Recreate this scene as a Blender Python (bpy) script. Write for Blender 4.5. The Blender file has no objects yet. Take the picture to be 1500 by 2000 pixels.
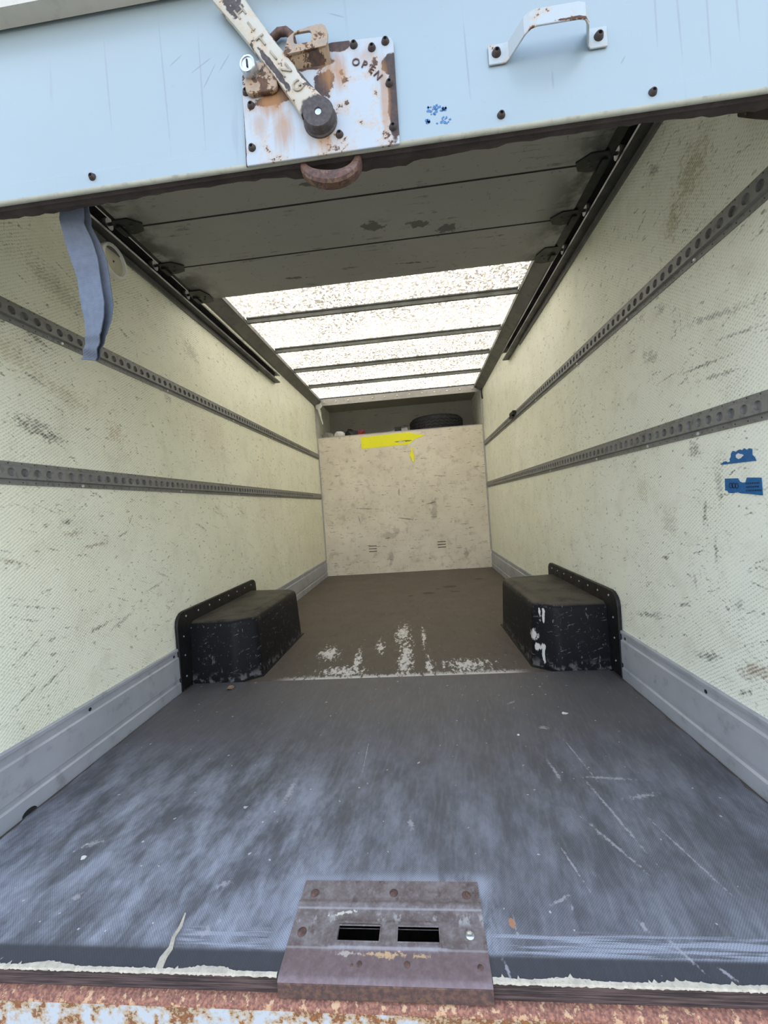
import bpy, bmesh, math, random
from mathutils import Vector, Matrix
random.seed(7)
SC = bpy.context.scene
COL = SC.collection
PI = math.pi

# ------------------------------------------------------------------ camera, sky, sun, exposure
cd = bpy.data.cameras.new('camera'); cam = bpy.data.objects.new('camera', cd); COL.objects.link(cam)
AX_R = Vector((0.99385007, 0.08536276, -0.0705354)); AX_U = Vector((0.06915546, 0.01901991, 0.99742457))
AX_F = Vector((-0.08648449, 0.99616838, -0.01299963))
M = Matrix.Identity(4)
for i in range(3):
    M[i][0], M[i][1], M[i][2] = AX_R[i], AX_U[i], -AX_F[i]
M[0][3], M[1][3], M[2][3] = 0.175, -0.6685, 0.8001
cam.matrix_world = M
cd.sensor_fit = 'HORIZONTAL'; cd.sensor_width = 36.0; cd.lens = 788.98 * 36.0 / 1500.0
cd.clip_start = 0.02; cd.clip_end = 200
SC.camera = cam
SC.view_settings.view_transform = 'Standard'; SC.view_settings.look = 'None'
SC.view_settings.gamma = 1.0; SC.view_settings.use_curve_mapping = False
SC.view_settings.exposure = 0.57

SKY_STRENGTH = 1.7
SUN_STRENGTH = 13.5
world = bpy.data.worlds.new('sky'); SC.world = world; world.use_nodes = True
wn, wl = world.node_tree.nodes, world.node_tree.links
wn.clear()
wo = wn.new('ShaderNodeOutputWorld'); wb = wn.new('ShaderNodeBackground')
wt = wn.new('ShaderNodeTexCoord'); wz = wn.new('ShaderNodeTexNoise'); wr = wn.new('ShaderNodeValToRGB')
wz.inputs['Scale'].default_value = 3.2; wz.inputs['Detail'].default_value = 5
wl.new(wt.outputs['Generated'], wz.inputs['Vector'])
wr.color_ramp.elements[0].position = 0.42; wr.color_ramp.elements[0].color = (0.40, 0.60, 0.98, 1)
wr.color_ramp.elements[1].position = 0.62; wr.color_ramp.elements[1].color = (0.82, 0.92, 1.06, 1)
wl.new(wz.outputs['Fac'], wr.inputs['Fac'])
wx = wn.new('ShaderNodeSeparateXYZ'); wl.new(wt.outputs['Generated'], wx.inputs[0])      # paler and brighter towards the horizon
wm = wn.new('ShaderNodeMapRange'); wl.new(wx.outputs[2], wm.inputs[0]); wm.inputs[1].default_value = 0.0; wm.inputs[2].default_value = 0.55; wm.inputs[3].default_value = 1.0; wm.inputs[4].default_value = 0.0
wc = wn.new('ShaderNodeMix'); wc.data_type = 'RGBA'; wl.new(wm.outputs[0], wc.inputs[0]); wl.new(wr.outputs['Color'], wc.inputs[6]); wc.inputs[7].default_value = (1.12, 1.16, 1.22, 1)
wl.new(wc.outputs[2], wb.inputs['Color'])
wb.inputs['Strength'].default_value = SKY_STRENGTH
wl.new(wb.outputs[0], wo.inputs['Surface'])
sd = bpy.data.lights.new('sun', 'SUN'); sun = bpy.data.objects.new('sun', sd); COL.objects.link(sun)
sd.energy = SUN_STRENGTH; sd.angle = math.radians(2.0); sd.color = (1.0, 0.95, 0.86)
sun.location = (1.0, 6.0, 9.0)
sun.rotation_euler = Vector((-0.30, -0.62, -1.0)).to_track_quat('-Z', 'Y').to_euler()   # from over the cab, leaving the open end in shade

# ------------------------------------------------------------------ mesh helpers
def box(bm, x0, x1, y0, y1, z0, z1):
    v = [bm.verts.new((x, y, z)) for x in (x0, x1) for y in (y0, y1) for z in (z0, z1)]
    fs = [bm.faces.new([v[i] for i in f]) for f in
          ((0, 1, 3, 2), (4, 6, 7, 5), (0, 4, 5, 1), (2, 3, 7, 6), (0, 2, 6, 4), (1, 5, 7, 3))]
    return v, fs

def prism(bm, pts, f):
    """pts: outline in 2D; f(u, v, k) -> 3D point for the two ends k=0,1."""
    a = [bm.verts.new(f(u, v, 0)) for u, v in pts]
    b = [bm.verts.new(f(u, v, 1)) for u, v in pts]
    n = len(pts)
    fs = [bm.faces.new(a), bm.faces.new(b[::-1])]
    for i in range(n):
        fs.append(bm.faces.new((a[i], b[i], b[(i + 1) % n], a[(i + 1) % n])))
    return a, b, fs

def frame(d):
    d = Vector(d).normalized()
    t = Vector((0, 0, 1)) if abs(d.z) < 0.9 else Vector((1, 0, 0))
    a = d.cross(t).normalized(); return a, d.cross(a).normalized(), d

def lathe(bm, prof, o, d, seg=20, cap=True):
    a, b, d = frame(d); o = Vector(o); rings = []
    for r, h in prof:
        rings.append([bm.verts.new(o + d * h + (a * math.cos(2 * PI * k / seg) + b * math.sin(2 * PI * k / seg)) * r) for k in range(seg)])
    for i in range(len(rings) - 1):
        for k in range(seg):
            bm.faces.new((rings[i][k], rings[i][(k + 1) % seg], rings[i + 1][(k + 1) % seg], rings[i + 1][k]))
    if cap:
        bm.faces.new(rings[0][::-1]); bm.faces.new(rings[-1])

def tube(bm, pts, r, seg=8):
    pts = [Vector(p) for p in pts]; rings = []
    for i, p in enumerate(pts):
        d = pts[min(i + 1, len(pts) - 1)] - pts[max(i - 1, 0)]
        a, b, d = frame(d)
        rr = r[i] if isinstance(r, (list, tuple)) else r
        rings.append([bm.verts.new(p + (a * math.cos(2 * PI * k / seg) + b * math.sin(2 * PI * k / seg)) * rr) for k in range(seg)])
    for i in range(len(rings) - 1):
        for k in range(seg):
            bm.faces.new((rings[i][k], rings[i][(k + 1) % seg], rings[i + 1][(k + 1) % seg], rings[i + 1][k]))
    bm.faces.new(rings[0][::-1]); bm.faces.new(rings[-1])

def slab(bm, xs, ys, z0, top, skip=lambda x, y: False):
    """grid slab with open cells cut right through it; top is a number or f(x, y)."""
    tf = top if callable(top) else (lambda x, y: top)
    nx, ny = len(xs), len(ys)
    T = [[bm.verts.new((x, y, tf(x, y))) for y in ys] for x in xs]
    zf = z0 if callable(z0) else (lambda x, y: z0)
    B = [[bm.verts.new((x, y, zf(x, y))) for y in ys] for x in xs]
    on = lambda i, j: 0 <= i < nx - 1 and 0 <= j < ny - 1 and not skip((xs[i] + xs[i + 1]) / 2, (ys[j] + ys[j + 1]) / 2)
    for i in range(nx - 1):
        for j in range(ny - 1):
            if not on(i, j): continue
            bm.faces.new((T[i][j], T[i + 1][j], T[i + 1][j + 1], T[i][j + 1]))
            bm.faces.new((B[i][j], B[i][j + 1], B[i + 1][j + 1], B[i + 1][j]))
            for di, dj, p, q in ((-1, 0, (i, j), (i, j + 1)), (1, 0, (i + 1, j), (i + 1, j + 1)), (0, -1, (i, j), (i + 1, j)), (0, 1, (i, j + 1), (i + 1, j + 1))):
                if not on(i + di, j + dj):
                    bm.faces.new((T[p[0]][p[1]], T[q[0]][q[1]], B[q[0]][q[1]], B[p[0]][p[1]]))
    return T, B

def rrect(x0, x1, z0, z1, r, n=4):
    out = []
    for cx, cz, a0 in ((x1 - r, z1 - r, 0), (x0 + r, z1 - r, 90), (x0 + r, z0 + r, 180), (x1 - r, z0 + r, 270)):
        for k in range(n + 1):
            a = math.radians(a0 + 90 * k / n); out.append((cx + r * math.cos(a), cz + r * math.sin(a)))
    return out

def obj(name, bm, mat, parent=None, smooth=False, bevel=0.0, bseg=2, fix=True):
    if fix:
        bmesh.ops.remove_doubles(bm, verts=bm.verts, dist=1e-6)
        loose = [v for v in bm.verts if not v.link_faces]
        if loose: bmesh.ops.delete(bm, geom=loose, context='VERTS')
        bmesh.ops.recalc_face_normals(bm, faces=bm.faces)
    me = bpy.data.meshes.new(name); bm.to_mesh(me); bm.free()
    o = bpy.data.objects.new(name, me); COL.objects.link(o)
    for m in (mat if isinstance(mat, (list, tuple)) else [mat]): me.materials.append(m)
    if smooth:
        for p in me.polygons: p.use_smooth = True
        try: me.set_sharp_from_angle(angle=math.radians(40))
        except Exception: pass
    if bevel:
        b = o.modifiers.new('bevel', 'BEVEL'); b.width = bevel; b.segments = bseg; b.limit_method = 'ANGLE'; b.angle_limit = math.radians(35)
    # geometry is written in world metres: put the origin at the piece's own base, then hang it on its thing
    if len(me.vertices):
        xs = [v.co for v in me.vertices]
        c = Vector(((min(v.x for v in xs) + max(v.x for v in xs)) / 2, (min(v.y for v in xs) + max(v.y for v in xs)) / 2, min(v.z for v in xs)))
        me.transform(Matrix.Translation(-c))
        w = Vector((0, 0, 0)); q = parent
        while q is not None: w += q.location; q = q.parent
        o.location = c - w
    if parent is not None: o.parent = parent
    return o

def tag(o, label=None, cat=None, group=None, kind=None):
    if label: o['label'] = label
    if cat: o['category'] = cat
    if group: o['group'] = group
    if kind: o['kind'] = kind
    return o

def thing(name, loc, label, cat, group=None, kind=None):
    o = bpy.data.objects.new(name, None); COL.objects.link(o); o.location = loc; o.empty_display_size = 0.05
    return tag(o, label, cat, group, kind)

def B(): return bmesh.new()

# ------------------------------------------------------------------ material helper
class G:
    """small node-graph builder; textures read world position in metres."""
    def __init__(self, name):
        self.m = bpy.data.materials.new(name); self.m.use_nodes = True
        self.t = self.m.node_tree; self.t.nodes.clear()
        self.out = self.n('ShaderNodeOutputMaterial')
        self.geo = self.n('ShaderNodeNewGeometry'); self.P = self.geo.outputs['Position']; self.N = self.geo.outputs['Normal']
        s = self.n('ShaderNodeSeparateXYZ'); self.l(self.P, s.inputs[0]); self.x, self.y, self.z = s.outputs
    def n(self, k, **kw):
        a = self.t.nodes.new(k)
        for p, v in kw.items(): setattr(a, p, v)
        return a
    def l(self, a, b): self.t.links.new(a, b)
    def put(self, sock, v):
        if hasattr(v, 'is_output'): self.l(v, sock)
        elif isinstance(v, (tuple, list)) and len(v) == 3 and sock.type == 'RGBA': sock.default_value = (*v, 1)
        else: sock.default_value = v
    def math(self, op, a, b=0.0, c=0.0, clamp=False):
        k = self.n('ShaderNodeMath', operation=op, use_clamp=clamp)
        self.put(k.inputs[0], a); self.put(k.inputs[1], b)
        if op in ('MULTIPLY_ADD', 'COMPARE'): self.put(k.inputs[2], c)
        return k.outputs[0]
    def add(self, a, b): return self.math('ADD', a, b)
    def mul(self, a, b): return self.math('MULTIPLY', a, b)
    def mx(self, *a):
        r = a[0]
        for q in a[1:]: r = self.math('MAXIMUM', r, q)
        return r
    def step(self, v, a, b, lo=0.0, hi=1.0):
        k = self.n('ShaderNodeMapRange', interpolation_type='SMOOTHSTEP')
        self.put(k.inputs[0], v); k.inputs[1].default_value = a; k.inputs[2].default_value = b
        k.inputs[3].default_value = lo; k.inputs[4].default_value = hi
        return k.outputs[0]
    def map(self, scale=(1, 1, 1), rot=(0, 0, 0), loc=(0, 0, 0), kind='POINT', src=None):
        k = self.n('ShaderNodeMapping', vector_type=kind); self.l(src or self.P, k.inputs[0])
        k.inputs[1].default_value = loc; k.inputs[2].default_value = rot; k.inputs[3].default_value = scale
        return k.outputs[0]
    def noise(self, scale, stretch=(1, 1, 1), rot=(0, 0, 0), detail=3.0, rough=0.55, loc=(0, 0, 0), distort=0.0):
        k = self.n('ShaderNodeTexNoise'); v = self.map(stretch, (0, 0, 0), loc, src=self.map((1, 1, 1), rot) if any(rot) else None)
        self.l(v, k.inputs['Vector']); k.inputs['Scale'].default_value = scale; k.inputs['Detail'].default_value = detail
        k.inputs['Roughness'].default_value = rough; k.inputs['Distortion'].default_value = distort
        return k.outputs[0]
    def voro(self, scale, stretch=(1, 1, 1), rnd=1.0):
        k = self.n('ShaderNodeTexVoronoi'); self.l(self.map(stretch), k.inputs['Vector']); k.inputs['Scale'].default_value = scale
        k.inputs['Randomness'].default_value = rnd
        return k.outputs['Distance']
    def mark(self, c, size, rot=(0, 0, 0), nz=None, k=1.0, soft=0.35):
        """a stain with a place and size of its own."""
        v = self.map(size, rot, c, 'TEXTURE')
        q = self.n('ShaderNodeVectorMath', operation='LENGTH'); self.l(v, q.inputs[0])
        d = self.math('SUBTRACT', 1.0, q.outputs['Value'])
        if nz is not None: d = self.math('MULTIPLY_ADD', self.add(nz, -0.5), k * 2, d)
        return self.step(d, 0.0, soft)
    def mix(self, f, a, b):
        k = self.n('ShaderNodeMix', data_type='RGBA'); self.put(k.inputs[0], f); self.put(k.inputs[6], a); self.put(k.inputs[7], b)
        return k.outputs[2]
    def up(self):
        s = self.n('ShaderNodeSeparateXYZ'); self.l(self.N, s.inputs[0]); return s.outputs[2]
    def bsdf(self, col, rough=0.6, metal=0.0, bump=None, bs=0.3, bd=0.002, spec=0.5, coat=0.0):
        p = self.n('ShaderNodeBsdfPrincipled')
        self.put(p.inputs['Base Color'], col); self.put(p.inputs['Roughness'], rough); self.put(p.inputs['Metallic'], metal)
        p.inputs['Specular IOR Level'].default_value = spec
        if coat: p.inputs['Coat Weight'].default_value = coat; p.inputs['Coat Roughness'].default_value = 0.15
        if bump is not None:
            k = self.n('ShaderNodeBump'); k.inputs['Strength'].default_value = bs; k.inputs['Distance'].default_value = bd
            self.l(bump, k.inputs['Height']); self.l(k.outputs[0], p.inputs['Normal'])
        self.l(p.outputs[0], self.out.inputs[0]); return self.m

# ------------------------------------------------------------------ materials
def m_wall(name, marks, sg, base=(0.92, 0.925, 0.75)):
    g = G(name)
    a = g.add(g.mul(g.y, 2 * PI / 0.0150), g.mul(g.z, 2 * PI / 0.0110))
    b = g.add(g.mul(g.y, 2 * PI / 0.0150), g.mul(g.z, -2 * PI / 0.0110))
    jit = g.mul(g.add(g.noise(42, detail=4, rough=.65), -.5), 6.5)
    weave = g.add(g.mul(g.math('SINE', g.add(b if sg < 0 else a, jit)), .78), g.mul(g.math('SINE', g.add(a if sg < 0 else b, jit)), .34))
    dots = g.step(weave, -.6, .4, .42, 1.0)
    big = g.noise(1.6, detail=4); mid = g.noise(9.0, detail=4)
    fine = g.noise(120, detail=2, rough=.7)
    groove = g.mul(g.step(g.add(weave, g.mul(g.add(fine, -.5), 1.6)), 0.25, 0.95), g.step(g.noise(4, detail=4, loc=(3, 1, 5)), 0.30, 0.66, .25, 1.0))
    rough_n = g.noise(40, detail=3)
    speck = g.step(g.noise(55, (1, 0.45, 0.9), detail=2, rough=0.6), 0.63, 0.71)
    st1 = g.step(g.noise(8.5, (1, 0.9, 6.5), rot=(0.35, 0, 0), detail=4, rough=0.6), 0.635, 0.70)
    st2 = g.step(g.noise(9.0, (1, 1.0, 7.0), rot=(-0.25, 0, 0), detail=4, rough=0.6, loc=(0, 7, 2)), 0.65, 0.71)
    st3 = g.step(g.noise(8.0, (1, 7.0, 1.0), detail=4, rough=0.6, loc=(0, 3, 9)), 0.67, 0.73)
    scuff = g.mul(g.mul(g.mx(st1, st2, st3), g.step(fine, 0.40, 0.60)), dots)
    crack = g.mul(g.step(g.noise(95, (1, .5, 1.2), detail=3, rough=.7, loc=(5, 5, 5)), .59, .66), g.step(g.noise(6, detail=4, loc=(1, 8, 3)), .42, .66))
    col = g.mix(g.step(big, 0.35, 0.75), base, (base[0] * 0.94, base[1] * 0.93, base[2] * 0.88))
    col = g.mix(g.mul(g.step(mid, 0.48, 0.78), 0.26), col, (0.50, 0.46, 0.33))
    col = g.mix(g.mul(groove, 0.42), col, (0.24, 0.24, 0.19))
    col = g.mix(g.mul(crack, .62), col, (.12, .12, .10))
    col = g.mix(g.mul(g.mul(speck, dots), 0.70), col, (0.16, 0.15, 0.12))
    col = g.mix(g.mul(scuff, 0.85), col, (0.10, 0.10, 0.085))
    bn = g.noise(46, (1, 1.0, 1.5), detail=5, rough=0.75)
    for c, s, r, kc, f in marks:
        mk = g.mul(g.mark(c, (0.2, s[0], s[1]), (r, 0, 0), bn, 2.2, .9), dots)
        col = g.mix(g.mul(mk, f), col, kc)
    return g.bsdf(col, 0.45, bump=g.add(weave, g.mul(rough_n, 1.5)), bs=0.25, bd=0.0012, spec=0.35)

DK = (0.06, 0.06, 0.05); BR = (0.20, 0.12, 0.06); OC = (0.36, 0.27, 0.13)
wallL = m_wall('wall grp left', sg=-1, marks=[
    ((-1, .841, 1.168), (.05, .05), 0.2, (0.42, .26, .12), .55), ((-1, .504, 1.125), (.09, .035), -.1, DK, .7), ((-1, .56, 1.10), (.06, .02), .1, DK, .7),
    ((-1, .59, .825), (.028, .014), -.2, DK, .8), ((-1, .613, .785), (.05, .012), .1, BR, .6), ((-1, .70, .735), (.07, .009), .1, BR, .75),
    ((-1, .84, .765), (.04, .005), .35, DK, .7), ((-1, .885, .815), (.03, .004), 1.0, DK, .8), ((-1, .40, .715), (.055, .010), -.35, BR, .7),
    ((-1, .99, .52), (.09, .005), .2, DK, .6), ((-1, .69, .44), (.075, .009), .15, DK, .75), ((-1, 1.25, .41), (.03, .005), .3, DK, .7),
    ((-1, .80, .43), (.10, .01), .3, DK, .5), ((-1, .50, .34), (.06, .006), .4, DK, .7), ((-1, .42, .45), (.05, .006), .5, DK, .6),
    ((-1, .86, 1.69), (.05, .07), 0, (.25, .22, .15), .5), ((-1, .64, 1.62), (.16, .06), -.3, (.30, .27, .18), .45), ((-1, .53, 1.415), (.07, .014), -.35, DK, .7),
    ((-1, .40, .32), (.05, .006), .4, DK, .7), ((-1, 1.21, 1.40), (.03, .03), .3, DK, .5), ((-1, 1.45, 1.715), (.10, .06), -.3, (.20, .20, .16), .5),
    ((-1, .93, 1.60), (.04, .008), -.5, DK, .7), ((-1, 1.6, 1.3), (.2, .2), 0, (.55, .45, .33), .3), ((-1, 2.4, .9), (.35, .3), 0, (.55, .48, .36), .35),
    ((-1, .45, 1.33), (.12, .05), -.4, (.42, .36, .2), .5), ((-1, .62, 1.26), (.12, .04), -.3, (.42, .36, .2), .5)])
wallR = m_wall('wall grp right', sg=1, marks=[
    ((1, .56, 1.675), (.075, .11), .75, (0.33, .27, .12), .75), ((1, .645, 1.60), (.045, .06), .4, (.40, .33, .16), .7),
    ((1, .56, 1.135), (.12, .006), .06, DK, .85), ((1, .72, 1.15), (.07, .004), -.1, BR, .8), ((1, .72, 1.375), (.03, .02), 0, DK, .6),
    ((1, .61, .905), (.035, .03), .9, DK, .7), ((1, .58, .71), (.012, .05), .1, DK, .75), ((1, .545, .61), (.008, .05), .05, DK, .75),
    ((1, .52, .80), (.02, .07), 0, DK, .45), ((1, .44, .312), (.07, .028), -.4, BR, .75), ((1, .91, .33), (.11, .014), -.2, DK, .75),
    ((1, .60, .29), (.07, .018), -.3, DK, .75), ((1, .78, .56), (.02, .012), -.5, DK, .9), ((1, .64, .5), (.012, .03), 0, (.2, .2, .2), .6),
    ((1, .70, .42), (.04, .008), -.4, DK, .8), ((1, .47, .24), (.03, .012), -.5, DK, .8), ((1, .5, 1.25), (.14, .012), .2, DK, .6), ((1, .42, 1.17), (.10, .006), .15, DK, .7),
    ((1, .50, 1.09), (.10, .008), .12, DK, .6), ((1, .8, 1.25), (.06, .03), .4, DK, .55), ((1, .75, .68), (.05, .06), 0, (.35, .32, .22), .5), ((1, .9, .8), (.05, .05), 0, (.40, .36, .22), .5),
    ((1, .72, 1.82), (.05, .02), .6, DK, .7), ((1, .47, .47), (.02, .03), 0, DK, .5)], base=(0.91, 0.925, 0.79))

def m_bulk():
    g = G('bulkhead paint')
    g1 = g.noise(3.0, detail=4); hs = g.step(g.noise(6.0, (1.0, 1, 9), detail=4, rough=0.65), 0.58, 0.67)
    vs = g.step(g.noise(6.0, (11, 1, 1.2), detail=3, rough=0.6, loc=(4, 0, 2)), 0.66, 0.76)
    sp = g.step(g.noise(42, (1, 1, 1.3), detail=2), 0.66, 0.75)
    col = g.mix(g.step(g1, 0.3, 0.7), (0.86, 0.80, 0.675), (0.75, 0.69, 0.57))
    col = g.mix(g.mul(g.step(g.noise(14, detail=4, loc=(9, 0, 0)), .5, .75), .45), col, (0.42, 0.35, 0.27))
    col = g.mix(g.mul(g.mul(hs, g.step(g.noise(30), .42, .55)), .7), col, (0.13, 0.11, 0.085)); col = g.mix(g.mul(vs, .35), col, (0.20, 0.16, 0.12))
    col = g.mix(g.mul(sp, .6), col, (0.16, 0.13, 0.10))
    bn = g.noise(20, detail=3)
    for c, s, r, f in (((-.05, 4.18, .98), (.015, .08), 0, .5), ((.35, 4.18, .73), (.05, .18), .1, .35), ((.30, 4.18, .80), (.12, .01), -.2, .8),
                       ((.7, 4.18, .18), (.04, .09), 0, .4), ((-.2, 4.18, .18), (.04, .12), 0, .35), ((.0, 4.18, .64), (.12, .01), .2, .7), ((-.55, 4.18, .66), (.012, .1), -.2, .5),
                       ((-.45, 4.18, .79), (.15, .008), .1, .6), ((.45, 4.18, 1.12), (.15, .008), .15, .6), ((-.2, 4.18, .45), (.15, .05), 0, .3)):
        col = g.mix(g.mul(g.mark(c, (s[0], .2, s[1]), (0, r, 0), bn, 1.2, .7), f), col, (0.14, 0.12, 0.09))
    col = g.mix(g.mul(g.mark((0.43, 4.18, 1.58), (.22, .3, .12), (0, 0, 0), bn, .3, .2), .35), col, (0.82, 0.76, 0.68))
    return g.bsdf(col, 0.55, bump=g1, bs=0.1)
M_BULK = m_bulk()

def m_floor():
    g = G('brown plywood floor')
    n1 = g.noise(4, detail=5, rough=.65); n2 = g.noise(30, (1.0, .35, 1), detail=3)
    col = g.mix(n1, (0.085, 0.069, 0.055), (0.140, 0.116, 0.094)); col = g.mix(g.mul(g.step(n2, .45, .8), .5), col, (0.07, 0.06, 0.05))
    wn_ = g.noise(48, (1.0, .42, 1), detail=6, rough=.75)
    # white paint left behind along the joint and in a few wheel lines
    joint = g.mul(g.step(g.y, 1.285, 1.215), g.mul(g.step(g.x, -.62, -.40), g.step(g.x, .66, .50)))
    near = g.mul(g.step(g.y, 1.34, 1.20), g.mul(g.step(g.x, -.55, -.3), g.step(g.x, .5, .3)))
    p = g.mul(joint, g.step(g.add(wn_, g.step(g.y, 1.285, 1.205, -.12, .10)), .44, .52)); p = g.mx(p, g.mul(near, g.step(wn_, .60, .66)))
    for c, s, r in (((-.20, 1.39, 0), (.018, .18), .05), ((.05, 1.45, 0), (.035, .26), 0), ((.172, 1.33, 0), (.014, .13), 0), ((.02, 1.85, 0), (.04, .16), 0),
                    ((.15, 1.78, 0), (.012, .16), 0), ((-.38, 1.55, 0), (.05, .09), .3), ((.36, 1.33, 0), (.10, .06), 0), ((-.26, 1.30, 0), (.09, .05), 0), ((-.1, 1.62, 0), (.02, .1), .1)):
        p = g.mx(p, g.mark(c, (s[0], s[1], .2), (0, 0, r), wn_, 3.6, .5))
    col = g.mix(g.mul(p, .92), col, (0.70, 0.68, 0.66))
    sp = g.step(g.noise(70, detail=1), .73, .77); col = g.mix(g.mul(sp, .6), col, (.4, .38, .34))
    bn = g.noise(12, detail=3)
    for c, s in (((.414, 3.2, 0), (.07, .05)), ((.20, 2.97, 0), (.06, .04)), ((.30, 3.12, 0), (.03, .03)), ((.733, 3.5, 0), (.05, .04)), ((.45, 2.98, 0), (.05, .03)), ((.05, 2.9, 0), (.03, .03))):
        col = g.mix(g.mul(g.mark(c, (s[0], s[1], .2), (0, 0, 0), bn, .8, .3), .8), col, (.03, .025, .02))
    seam = g.step(g.math('ABSOLUTE', g.add(g.x, -.56)), .003, .0015)
    return g.bsdf(col, g.step(n1, .2, .8, .5, .7), bump=n2, bs=.15, spec=.35)
M_FLOOR = m_floor()

def m_sheet():
    g = G('dark mesh phenolic sheet')
    dx = g.math('SINE', g.mul(g.x, 2 * PI / 0.0052)); dy = g.math('SINE', g.mul(g.y, 2 * PI / 0.0052)); mesh = g.mul(dx, dy)
    n1 = g.noise(3.2, (1.0, .8, 1), detail=5, rough=.62); n2 = g.noise(5.5, (1.7, .75, 1), rot=(0, 0, .12), detail=7, rough=.72)
    fib = g.noise(60, (1.5, .25, 1), rot=(0, 0, .12), detail=3)
    base = g.mix(n1, (0.052, 0.053, 0.060), (0.108, 0.108, 0.122))
    base = g.mix(g.mul(g.step(fib, .45, .75), .35), base, (0.20, 0.19, 0.20))
    base = g.mix(g.mul(g.step(g.y, .55, 1.1), .45), base, (0.135, 0.118, 0.104))      # brown dirt trodden in towards the joint
    front = g.step(g.y, .85, .25)
    wear = g.mul(g.step(n2, .36, .72), g.add(g.mul(g.mul(front, g.step(g.x, .35, -.35, .42, 1.0)), .92), .08))
    wear = g.mul(wear, g.step(g.y, .028, .05))
    # rubbed ring round the keeper plate and rubbed strips beside it
    ring = g.math('MULTIPLY', g.step(g.math('ABSOLUTE', g.add(g.x, -.059)), .255, .185), g.step(g.y, .215, .17))
    ring = g.mul(ring, g.step(n2, .30, .55)); ring = g.mul(ring, g.step(g.y, .030, .045))
    strip = g.mul(g.mul(g.step(g.y, .034, .042), g.step(g.y, .085, .068)), g.step(g.noise(9, (.6, 14, 1), detail=4), .38, .58))
    strip = g.mul(strip, g.mx(g.step(g.x, .2, .26), g.mul(g.step(g.x, -.36, -.32), g.step(g.x, -.1, -.2))))
    rub = g.mx(wear, g.mul(ring, .9), g.mul(strip, .9))
    rub = g.mul(rub, g.step(mesh, -.5, .35, .50, 1.0))
    col = g.mix(g.mul(rub, .85), base, (0.50, 0.53, 0.62))
    pat = g.mul(g.step(mesh, .2, .7), g.mul(g.step(g.y, .6, .2), .25)); col = g.mix(pat, col, (.27, .28, .31))
    # bare strip right behind the splintered edge
    col = g.mix(g.mul(g.step(g.y, .040, .032), .8), col, (0.042, 0.044, 0.055))
    bn = g.noise(130, detail=4, rough=.7)
    sc = 0.0
    for c, s, r in (((.512, .53, 0), (.006, .055), .12), ((.60, .37, 0), (.004, .17), .16), ((.56, .27, 0), (.005, .10), .45), ((.40, .14, 0), (.03, .004), .5), ((.415, .125, 0), (.012, .003), 1.4),
                    ((.57, .05, 0), (.004, .03), .5), ((.30, .09, 0), (.003, .02), 0), ((.53, .09, 0), (.007, .016), .3), ((.65, .49, 0), (.08, .006), -.1), ((.70, .42, 0), (.05, .008), .2),
                    ((.62, .02, 0), (.004, .02), .6), ((.27, .015, 0), (.003, .025), .2), ((-.29, .066, 0), (.012, .013), .1), ((-.275, .088, 0), (.006, .008), 0), ((-.306, .165, 0), (.018, .010), .3),
                    ((-.62, .13, 0), (.012, .014), -.6), ((-.70, .27, 0), (.03, .012), .4), ((-.25, .45, 0), (.01, .05), 0), ((.1, .33, 0), (.008, .02), .2), ((.55, .75, 0), (.02, .012), 0), ((.48, .93, 0), (.03, .006), .6),
                    ((.60, .60, 0), (.003, .12), .1), ((.70, .25, 0), (.003, .10), .25), ((.45, .22, 0), (.003, .06), .2), ((-.05, .62, 0), (.002, .1), 0)):
        sc = g.mx(sc, g.mark(c, (s[0], s[1], .2), (0, 0, r), bn, 2.0, .8)) if not isinstance(sc, float) else g.mark(c, (s[0], s[1], .2), (0, 0, r), bn, 2.0, .8)
    col = g.mix(g.mul(sc, .7), col, (0.42, 0.40, 0.42))
    sp = g.step(g.noise(55, detail=1, loc=(3, 3, 0)), .76, .79); col = g.mix(g.mul(sp, .75), col, (.62, .61, .60))
    col = g.mix(g.mul(g.mark((.295, .093, 0), (.007, .011, .2), (0, 0, 0), bn, .5, .3), .9), col, (.45, .22, .12))
    return g.bsdf(col, g.step(n1, .3, .8, .42, .62), bump=g.add(g.mul(mesh, .6), fib), bs=.22, bd=.001, spec=.5)
M_SHEET = m_sheet()

def m_plain(name, col, rough=.5, metal=0.0, var=.25, scale=14, dirt=(.05, .045, .04), dirtf=.4, spec=.5, bs=.1):
    g = G(name)
    n = g.noise(scale, detail=4, rough=.6); n2 = g.noise(scale * 4, detail=3)
    c = g.mix(g.step(n, .25, .75), col, tuple(q * (1 - var) for q in col))
    c = g.mix(g.mul(g.step(n2, .55, .78), dirtf), c, dirt)
    return g.bsdf(c, g.step(n, .2, .8, max(rough - .08, .03), min(rough + .1, 1)), metal, bump=n2, bs=bs, bd=.001, spec=spec)
M_ALU = m_plain('grey aluminium', (.44, .455, .485), .45, .15, .18, 5, (.12, .11, .10), .35)
def m_rail():
    g = G('galvanised rail')
    n = g.noise(11, detail=4); n2 = g.noise(60, detail=3)
    c = g.mix(n, (.17, .17, .165), (.30, .30, .285)); c = g.mix(g.mul(g.step(n2, .5, .75), .5), c, (.07, .065, .06))
    return g.bsdf(c, .5, .25, bump=n2, bs=.12, bd=.001)
M_RAIL = m_rail()
M_HOLE = m_plain('grimy rail hole', (.23, .228, .215), .6, .1, .4, 20, (.03, .03, .03), .5)
M_BLACK = m_plain('black greased steel', (.018, .018, .019), .45, .2, .4, 30, (.06, .055, .05), .3)
M_TRACK = m_plain('dark track steel', (.085, .085, .085), .42, .5, .4, 12, (.02, .02, .02), .5)
M_TRIM = m_plain('grey cant rail', (.20, .195, .185), .5, .2, .25, 6, (.06, .055, .05), .4)
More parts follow.
